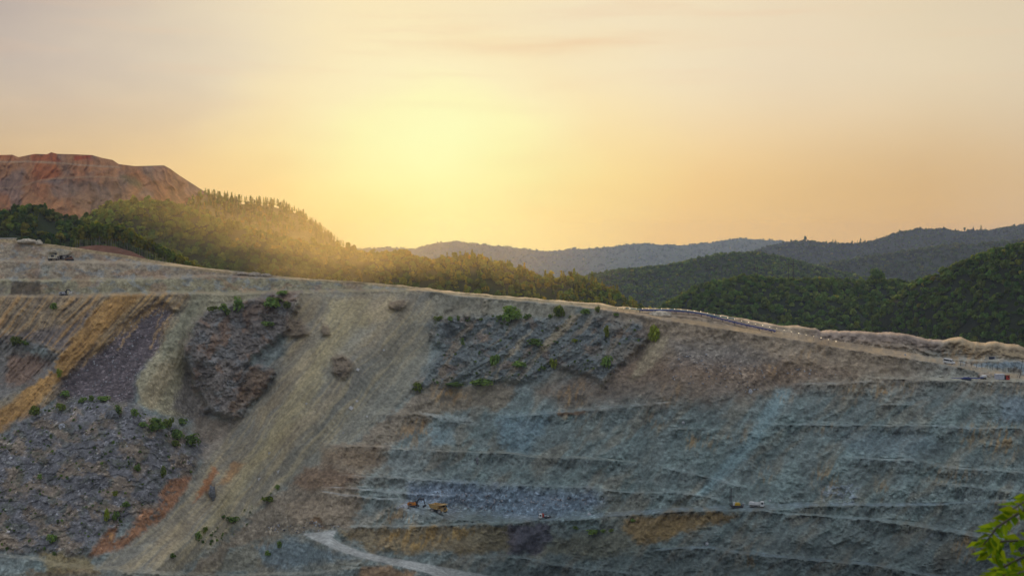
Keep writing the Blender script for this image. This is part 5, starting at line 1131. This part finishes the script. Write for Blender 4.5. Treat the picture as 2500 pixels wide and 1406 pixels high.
BO = [(988, 1238, 22, 11, 'large pale boulder left of the orange excavator'), (972, 1240, 9, 6, 'small pale boulder left of the large boulder by the excavator'), (999, 1242, 10, 6, 'small grey boulder between the large boulder and the excavator'),
      (1439, 1256, 12, 6, 'pale boulder on the lower bench right of the crane lorry'), (1879, 1222, 7, 5, 'round white boulder just right of the white tipper lorry'), (1726, 1327, 10, 8, 'pale boulder above the lowest ledge right of the centre'),
      (256, 866, 5, 3, 'white stone on the upper part of the dark talus'), (299, 902, 6, 4, 'white stone in the middle of the dark talus'), (1832, 957, 13, 9, 'pale brown boulder in the rusty rubble under the rim'),
      (276, 1016, 36, 18, 'big grey rounded boulder above the green bushes at the lower left'), (152, 1042, 22, 12, 'pale weathered rock on the broken slope at the lower left'), (518, 1204, 22, 22, 'grey rock knob sticking out low in the main scree'),
      (2400, 1288, 5, 3, 'small pale stone above the curving ledge at the lower right'), (1668, 1032, 9, 5, 'pale slab-like rock above the short ledge at centre right'), (1165, 1128, 8, 16, 'dark upright rock on the grey face at centre'), (2210, 868, 6, 6, 'small white stone beside the rim road')]
for i, (x, y, w, h, l) in enumerate(BO): heap('boulder', x, y, w * .85, h * .8, l, P['greyrock'] if ('grey' in l or 'dark' in l) else P['stone'], 'boulder', 20 + i * 2.7, 0, None, False)
SL = [(872, 904, 8, 'white slab under the brown knob in the main scree'), (855, 998, 10, 'largest white slab in the lower right of the main scree'), (870, 980, 6, 'narrow white slab just above the largest slab in the scree'), (895, 1017, 5, 'white slab right of and below the largest slab in the scree'),
      (936, 855, 5, 'small white slab high in the grey part of the scree'), (678, 1153, 9, 'thin pale plank low in the scree, right of a shorter one'), (631, 1170, 8, 'short pale plank low in the scree, lowest of the litter'), (747, 986, 6, 'pale slab in the tan middle of the scree'), (656, 1107, 8, 'pale flat rock in the lower tan scree'), (836, 1056, 5, 'tiny white slab at the right foot of the scree')]
for i, (x, y, w, l) in enumerate(SL):
    p = wall(x, y); s_ = w / (F / p.y); o = MB().box(-s_ / 2, s_ / 2, -.12, .12, -.1, s_ * .8, .1, 0).build('slab', P['concrete']); o.location = p + Vector((0, -.4, 0)); o.rotation_euler = (R(-40), R(25 + 7 * i), R(-20)); tag(o, l, 'slab')

# ------------------------------------------------------------------ trees and bushes as things
TT_ = {}
def treemeshes(kind, pal, k, n, size, trunk='bark', th=.0, lean=0.0):
    key = (kind, pal, k, n, trunk)
    if key in TT_: return TT_[key]
    rs = np.random.default_rng(900 + k * 7 + n); q, hh = template(kind, n, size, 500 + k * 31 + n); z0, z1 = q[..., 2].min(), q[..., 2].max()
    # unit tree: height 1, crown from th to 1, width 1
    q = q.copy(); wmax = np.percentile(np.abs(q[..., :2]), 97); q[..., :2] /= 2 * wmax; q[..., 2] = th + (q[..., 2] - z0) / (z1 - z0) * (1 - th)
    t = rs.random(n) * 1.999; pc = np.array(PAL[pal]); c = pc[t.astype(int)] * rs.uniform(.65, 1.3, (n, 1))
    cm = npmesh('crown', q.reshape(-1, 3), np.arange(n * 4).reshape(-1, 4), M['leaf'], False, np.repeat(c, 4, 0))
    m = MB(); m.tube([(0, 0, -.08), (.012, 0, .3), (-.01, .01, .6), (0, 0, .85)], [.022, .017, .011, .004], 6)
    for j in range(4): a = j * 1.7 + k; zz = .3 + .12 * j; m.tube([(0, 0, zz), (.16 * math.cos(a), .16 * math.sin(a), zz + .16), (.27 * math.cos(a), .27 * math.sin(a), zz + .2)], [.009, .006, .003], 4)
    tm = bpy.data.meshes.new('trunk'); tm.from_pydata([tuple(p) for p in m.v], [], m.f); tm.update(); tm.materials.append(M[trunk])
    TT_[key] = (cm, tm); return TT_[key]
def tree(name, p, w, h, kind, pal, k, label, cat, group=None, n=260, size=.13, trunk='bark', th=0.0):
    cm, tm = treemeshes(kind, pal, k, n, size, trunk, th)
    r = root(name, p, random.random() * 6.28, label, cat, group); r.scale = (w, w, h)
    link(bpy.data.objects.new('crown', cm), r); link(bpy.data.objects.new('trunk', tm), r)
    return r
BU = [(582, 762, 30, 42, 'bush', 'tallest dark green bush on top of the dark outcrop'), (520, 760, 26, 15, 'bush', 'low green bush at the left shoulder of the dark outcrop'), (545, 757, 22, 18, 'bush', 'small green bush between the low bush and the tallest bush on the outcrop'), (556, 771, 14, 22, 'bush', 'narrow dark bush hanging below the tallest bush on the outcrop'),
      (672, 750, 54, 28, 'bush', 'wide green bush on the brown slope above the outcrop'), (703, 752, 18, 20, 'bush', 'dark bush touching the right end of the wide bush above the outcrop'), (690, 719, 34, 12, 'bush', 'low yellowish bush on the rim above the wide green bush'), (652, 796, 32, 14, 'bush', 'bright green patch of bush on the right part of the outcrop'),
      (132, 754, 18, 17, 'bush', 'single small bush on the ochre streaked slope under the mining shovel'), (42, 843, 34, 26, 'bush', 'dark green bush on the pale knob at the left edge'), (62, 842, 16, 14, 'bush', 'small bush right of the dark bush at the left edge'), (146, 921, 13, 26, 'lime', 'yellow green sapling on the right side of the ochre band'),
      (160, 967, 26, 17, 'bush', 'bright bush at the top left of the broken slope'), (149, 1003, 22, 22, 'bush', 'dark bush among grey rocks at the upper left of the broken slope'), (224, 978, 15, 16, 'bush', 'small bush left of the oval bush along the top of the broken slope'), (255, 978, 30, 15, 'bush', 'oval bush on the top edge of the broken slope'), (204, 981, 18, 14, 'bush', 'low bush in the gap along the top edge of the broken slope'),
      (84, 1012, 26, 26, 'bush', 'green bush beside the slanting grey slabs at the left'), (290, 1013, 20, 28, 'bush', 'bush left of the round boulder above the bush thicket'), (328, 1017, 18, 23, 'bush', 'dark bush by the foot of the beige slope'),
      (384, 1050, 44, 34, 'bush', 'largest bright green bush of the thicket under the outcrop'), (412, 1045, 22, 30, 'bush', 'upright bush at the back of the thicket under the outcrop'), (447, 1034, 30, 16, 'bush', 'small bush right above the thicket under the outcrop'), (432, 1070, 34, 26, 'bush', 'bush in the middle of the thicket under the outcrop'), (470, 1088, 38, 34, 'bush', 'bush at the lower right end of the thicket'), (432, 1092, 22, 22, 'bush', 'small bush at the bottom of the thicket'), (352, 1040, 22, 13, 'bush', 'low bush at the left end of the thicket'),
      (262, 1272, 14, 38, 'lime', 'slender yellow green sapling left of the orange earth'), (285, 1268, 16, 24, 'bush', 'dull green sapling right of the slender yellow one'), (282, 1208, 14, 14, 'lime', 'small yellow bush above the slender yellow sapling'), (98, 1169, 14, 16, 'bush', 'small olive bush in the middle of the broken slope at left'), (128, 1324, 24, 24, 'bush', 'olive bush near the bottom left'), (134, 1353, 10, 10, 'bush', 'small dark bush on the rusty ground at the bottom left'), (400, 1165, 16, 34, 'bush', 'dull green tree above the upper orange earth patch'), (336, 1150, 18, 20, 'bush', 'grey green bush left of the tree above the orange earth'), (310, 1235, 20, 16, 'bush', 'dark bush left of the two orange earth patches'),
      (485, 1318, 18, 26, 'bush', 'dark bush low on the right edge of the main scree'), (502, 1301, 12, 20, 'bush', 'thin bush above the dark bush low beside the scree'), (424, 1359, 15, 13, 'bush', 'lowest small bush at the foot of the scree'), (570, 1274, 28, 18, 'bush', 'wide dark bush on the stony strip right of the scree'), (546, 1264, 12, 10, 'bush', 'little bush left of the wide dark bush by the scree'), (655, 1221, 34, 13, 'bush', 'flat dark bush on the stony strip high beside the scree'), (679, 1193, 12, 14, 'bush', 'single bush at the upper end of the stony strip'), (682, 1338, 13, 22, 'bush', 'bush on the blue grey slope left of the hairpin road'), (655, 1354, 15, 14, 'bush', 'bush below left of the one near the hairpin road'),
      (1069, 783, 20, 15, 'bush', 'leftmost bush on the upper dark rocks'), (1100, 783, 15, 13, 'bush', 'second bush from the left on the upper dark rocks'), (1119, 782, 8, 15, 'bush', 'narrow bush, third from the left on the upper dark rocks'), (1142, 784, 13, 15, 'bush', 'brownish bush, fourth from the left on the upper dark rocks'), (1174, 783, 9, 9, 'bush', 'tiny round bush left of the big one on the upper dark rocks'),
      (1248, 783, 50, 40, 'bush', 'biggest green bush on the upper dark rocks'), (1217, 780, 12, 14, 'bush', 'bush touching the left side of the biggest bush on the upper rocks'), (1288, 778, 18, 14, 'bush', 'round bush right of the biggest bush on the upper rocks'), (1367, 773, 28, 32, 'bush', 'round green tree on the upper dark rocks right of the biggest bush'), (1342, 776, 12, 11, 'bush', 'small bush left of the round green tree'),
      (1207, 896, 24, 34, 'bush', 'dark green tree in the middle of the upper dark rocks'), (1130, 842, 9, 20, 'bush', 'thin grey green bush in the left part of the dark rocks'), (1352, 902, 16, 32, 'lime', 'yellow green sapling low on the dark rocks'), (1326, 902, 15, 10, 'bush', 'low bush beside the yellow green sapling'), (1172, 939, 50, 18, 'bush', 'broad low bush along the foot of the dark rocks'), (1104, 941, 56, 11, 'bush', 'long strip of low scrub at the foot of the dark rocks'), (1018, 957, 26, 28, 'bush', 'bush at the pointed left foot of the dark rocks'), (1308, 842, 36, 18, 'bush', 'spreading green bush in a hollow of the dark rocks'), (1268, 896, 36, 18, 'bush', 'dark olive scrub below the hollow of the dark rocks'),
      (1480, 825, 14, 34, 'lime', 'slim light green tree on the dark rocks under the rim road'), (1596, 834, 30, 46, 'lime', 'tall yellow green tree at the right end of the dark rocks'), (1404, 835, 16, 10, 'lime', 'small light green bush on a pale ledge'), (1478, 898, 30, 32, 'bush', 'round dark green tree low on the dark rocks at right'), (1429, 765, 26, 13, 'bush', 'brownish bush just under the rim road'), (1458, 762, 15, 17, 'bush', 'bush just under the rim road, right of the brownish one'), (1505, 771, 16, 9, 'bush', 'flat bush under the rim road above the slim tree'),
      (1447, 1300, 30, 12, 'bush', 'dark scrub on the ochre band under the haul bench'), (1473, 1298, 13, 10, 'bush', 'small scrub just right of the dark scrub under the haul bench'), (1492, 1297, 12, 10, 'bush', 'last small scrub of the row under the haul bench'), (1406, 1289, 14, 8, 'bush', 'small scrub left of the row under the haul bench'), (1545, 1272, 16, 9, 'bush', 'scrub at the left tip of the ochre face under the haul bench')]
for i, (x, y, w, h, pal, l) in enumerate(BU):
    p = wall(x, min(y, 1400)); s_ = F / p.y
    pal = 'mid' if (pal == 'bush' and i % 4 == 1) else pal
    tree('tree' if (' tree' in l or 'sapling' in l) else 'bush', p - Vector((0, .8, .3)), w * 1.0 / s_, h * 1.0 / s_, 'round', pal, i % 6, l, 'tree' if (' tree' in l or 'sapling' in l) else 'bush', n=int(150 + 23 * (i * 7 % 6)), size=.12)
# wood belt of pale-trunked trees over the red bank at the left rim
pb = [(120, 618), (160, 610), (200, 602), (240, 598), (280, 602), (320, 614), (350, 628), (400, 652), (500, 676), (560, 690)]
hb_, xb, db = hill('earth_bank', pb, lambda p: np.interp(p, [120, 560], [925, 905]), .9, .5, 0.0, 60, 160, 40, 6, 1.6, None, 31.0, 'bank of reddish earth behind the left rim', col=(70, 48, 37))
btop = curve([(150, 560), (200, 550), (240, 542), (290, 548), (340, 570), (400, 600), (450, 628), (495, 650)]); bbase = curve([(150, 604), (250, 598), (300, 606), (350, 622), (420, 642), (495, 662)])
rs = np.random.default_rng(44)
for i in range(96):
    px = 185 + 312 * (i + rs.random()) / 96; y = 925 + rs.random() * 16; lift = rs.random() * 6
    b = at(px, float(bbase(px)) + 2, y); t = at(px, float(btop(px)) + rs.normal() * 3 + lift, y); h = max(t.z - b.z, 4)
    tree('birch_tree', b, h * rs.uniform(.34, .5) if h > 9 else h * .7, h, 'column' if h > 9 else 'round', 'gold' if rs.random() < .4 else 'mid', i % 6, 'tall pale-trunked tree in the sunlit belt above the red earth bank at left' if px < 380 else 'short tree at the low right end of the belt behind the left rim', 'tree',
         'trees in the belt above the red earth bank', n=200, size=.15, trunk='palebark', th=.34 if h > 9 else .12)
# skyline conifers of the golden hillside
for i in range(64):
    px = 498 + 362 * ((i + rs.random()) / 64); g = np.interp(px, [q[0] for q in p2], [q[1] for q in p2]); y = float(np.interp(px, [480, 860], [1500, 1500])) + rs.uniform(-14, 4)
    b = at(px, g + 12, y); h = rs.uniform(6.5, 9.5) * (.75 if px > 700 else 1)
    tree('spruce', b, h * rs.uniform(.34, .46), h, 'conifer', 'gold' if rs.random() < .5 else 'mid', i % 5, 'small pointed conifer standing against the sky on the golden hillside', 'tree', 'conifers on the skyline of the golden hillside', n=150, size=.14)
for i, (px, h) in enumerate([(1966, 20), (2033, 17), (2040, 16), (2080, 13), (2093, 12), (2101, 22), (2112, 11), (2140, 12), (2196, 14), (2355, 16), (2376, 17), (2395, 20)]):
    b = at(px, float(np.interp(px, [q[0] for q in p5], [q[1] for q in p5])) + 4, 6590)
    tree('skyline_tree', b, h * .7, h * 1.3, 'conifer' if i % 3 else 'round', 'dark', i % 5, 'dark tree rising over the skyline of the blue ridge at right', 'tree', 'trees on the skyline of the blue ridge', n=90, size=.2)
b = at(2140, 690, 1535); tree('lone_tree', b, 17, 17, 'round', 'dark', 2, 'big round tree standing above the crest of the near green hill', 'tree', n=520, size=.085)
# wooden power line frames on the near hill
def pylon(px, pyb, pyt, y, label, gap):
    b = at(px, pyb, y); t = at(px, pyt, y); h = t.z - b.z; r = root('power_pylon', b, R(8), label, 'pylon')
    for s_ in (-1, 1): MB().tube([(s_ * gap, 0, -2), (s_ * gap * .9, 0, h)], [.32, .2], 6).build('pole', P['wood'], r)
    MB().box(-gap * 2.0, gap * 2.0, -.2, .2, h * .66, h * .66 + .5).box(-gap * 1.4, gap * 1.4, -.2, .2, h * .80, h * .80 + .35).build('crossarm', P['wood'], r); MB().tube([(-gap, 0, h * .42), (gap, 0, h * .64)], .14, 5).tube([(gap, 0, h * .42), (-gap, 0, h * .64)], .14, 5).build('brace', P['wood'], r)
pylon(1931, 676, 630, 1530, 'dark H-frame power pylon standing on the near hill crest right of the rounded hill', 2.9); pylon(1846, 672, 650, 1530, 'smaller dark power pylon on the near hill crest, left of the H-frame', 1.6)

# loose stones and tufts too many to count
def scatter(name, regs, cnt, smin, smax, mat, label, cat, seed, tuft=False):
    rs = np.random.default_rng(seed); V_, F_, Cc = [], [], []; nb_ = 0
    ico = bmesh.new(); bmesh.ops.create_icosphere(ico, subdivisions=1, radius=1); iv = np.array([v.co[:] for v in ico.verts]); if_ = np.array([[v.index for v in f.verts] for f in ico.faces]); ico.free()
    for poly, wgt in regs:
        P_ = np.array(poly, float); k = int(cnt * wgt); x = rs.uniform(P_[:, 0].min(), P_[:, 0].max(), k * 4); y = rs.uniform(P_[:, 1].min(), P_[:, 1].max(), k * 4)
        ok = pmask(x, y, poly, 2) > .5; cl = fbm(x / 34, y / 26, 3, seed) > -.05; x, y = x[ok & cl][:k], y[ok & cl][:k]
        for a, b in zip(x, y):
            p = wall(a, b); s_ = smin + (smax - smin) * rs.random() ** 3
            if tuft:
                q = rs.normal(size=(5, 3)); q[:, 2] = abs(q[:, 2]); q /= np.linalg.norm(q, axis=1)[:, None]; qq = quads(q * s_ * .5, q, s_ * .5, rs) + np.array(p); V_.append(qq.reshape(-1, 3)); c = np.array(PAL['bush'][rs.integers(0, 3)]) * rs.uniform(.6, 1.1); Cc.append(np.repeat(c[None], 20, 0))
            else:
                v = iv * rs.uniform(.6, 1.2, 3) * s_ * rs.uniform(.8, 1.15, (len(iv), 1)) + np.array(p); V_.append(v); F_.append(if_ + nb_); nb_ += len(iv); c = np.array([1, 1, 1.03]) * rs.uniform(.12, .5); Cc.append(np.repeat(c[None], len(iv), 0))
    v = np.concatenate(V_); f = np.arange(len(v)).reshape(-1, 4) if tuft else np.concatenate(F_)
    o = link(bpy.data.objects.new(name, npmesh(name, v, f, mat, False, np.concatenate(Cc), {'rubble': np.zeros(len(v))}))); tag(o, label, cat, kind='stuff')
scatter('loose_rubble', [(LOWL, .34), (DARK, .2), (UPR, .12), ([(1000, 1190), (1300, 1215), (1480, 1215), (1430, 1250), (1250, 1250), (1110, 1240), (1000, 1225)], .16), ([(700, 1262), (860, 1285), (760, 1300), (640, 1296)], .06), ([(1640, 850), (2050, 915), (1800, 960), (1600, 920)], .12)], 2600, .12, .75, M['rock'], 'loose stones scattered over the broken parts of the pit face', 'rubble', 61)
scatter('low_scrub', [(LOWL, .62), (UPR, .3), ([(480, 1320), (560, 1262), (640, 1215), (690, 1190), (600, 1290), (500, 1340)], .08)], 900, .4, 1.5, M['leaf'], 'low scattered scrub on the broken slopes', 'scrub', 67, True)

# ------------------------------------------------------------------ leafy sapling beside the viewpoint
M['freshleaf'] = leafmat('fresh_leaves', .5)
base = Vector((1.98, 4.3, -1.75)); r = root('leafy_sapling', base, 0, 'bright green leafy sapling reaching in at the bottom right corner', 'sapling')
ends = [((1.66, 4.42, -.86), (1.545, 4.4, -.925), (1.50, 4.4, -.985)), ((1.7, 4.5, -.99), (1.58, 4.5, -.995), (1.545, 4.48, -1.04)), ((1.72, 4.4, -1.05), (1.60, 4.35, -1.06), (1.52, 4.3, -1.08)), ((1.75, 4.4, -.75), (1.70, 4.4, -.80), (1.585, 4.38, -.865)),
        ((1.75, 4.5, -1.12), (1.62, 4.5, -1.10), (1.53, 4.45, -1.11)), ((1.95, 4.6, -.6), (1.9, 4.6, -.4), (1.85, 4.7, -.3)), ((1.78, 4.3, -1.16), (1.66, 4.3, -1.13), (1.56, 4.25, -1.06)), ((1.8, 4.6, -1.02), (1.68, 4.6, -1.08), (1.6, 4.6, -1.12))]
MB().tube([(0, 0, -.1), (-.05, .03, .4), (-.03, .1, .8), (0, .15, 1.2), (-.02, .2, 1.5)], [.022, .018, .014, .009, .004], 8).build('stem', M['bark'], r)
rs = np.random.default_rng(5); tw = MB(); lv_, lc = [], []
def leaflet(o_, d, n_, ln, wd):
    s_ = d.cross(n_).normalized() * wd; m_ = o_ + d * ln * .5; e_ = o_ + d * ln; up_ = n_ * wd * .35
    return [[o_, m_ - s_ * .55 + up_, e_, m_ + s_ * .55 + up_]]
def rnd(a): return Vector(rs.normal(size=3)) * a
for (e0, e1, e2) in ends:
    a0 = Vector(e0) - base; pts = [Vector((-.03, .1, max(a0.z - .1, .2))), a0, Vector(e1) - base, Vector(e2) - base]; tw.tube(pts, [.007, .005, .004, .002], 5)
    P4 = []
    for i in range(len(pts) - 1):
        for k in range(6): P4.append((pts[i].lerp(pts[i + 1], k / 6), (pts[i + 1] - pts[i]).normalized()))
    for j, (q, d) in enumerate(P4[4:]):
        for s_ in (-1, 1):
            side = (d.cross(Vector((0, -.3, 1))).normalized() * s_ + d * .55 + Vector((0, 0, -.25)) + rnd(.28)).normalized(); nn_ = (Vector((0, -.6, .8)) + rnd(.35)).normalized(); ln = .062 * rs.uniform(.7, 1.25)
            for f_ in leaflet(q, side, nn_, ln, ln * .42): lv_.append([tuple(x) for x in f_]); g = rs.uniform(.7, 1.25); lc.append((.21 * g, .37 * g, .025 * g))
tw.build('twigs', M['bark'], r)
lv_ = np.array(lv_).reshape(-1, 3); me = npmesh('leaves', lv_, np.arange(len(lv_)).reshape(-1, 4), M['freshleaf'], False, np.repeat(np.array(lc), 4, 0)); link(bpy.data.objects.new('leaves', me), r)
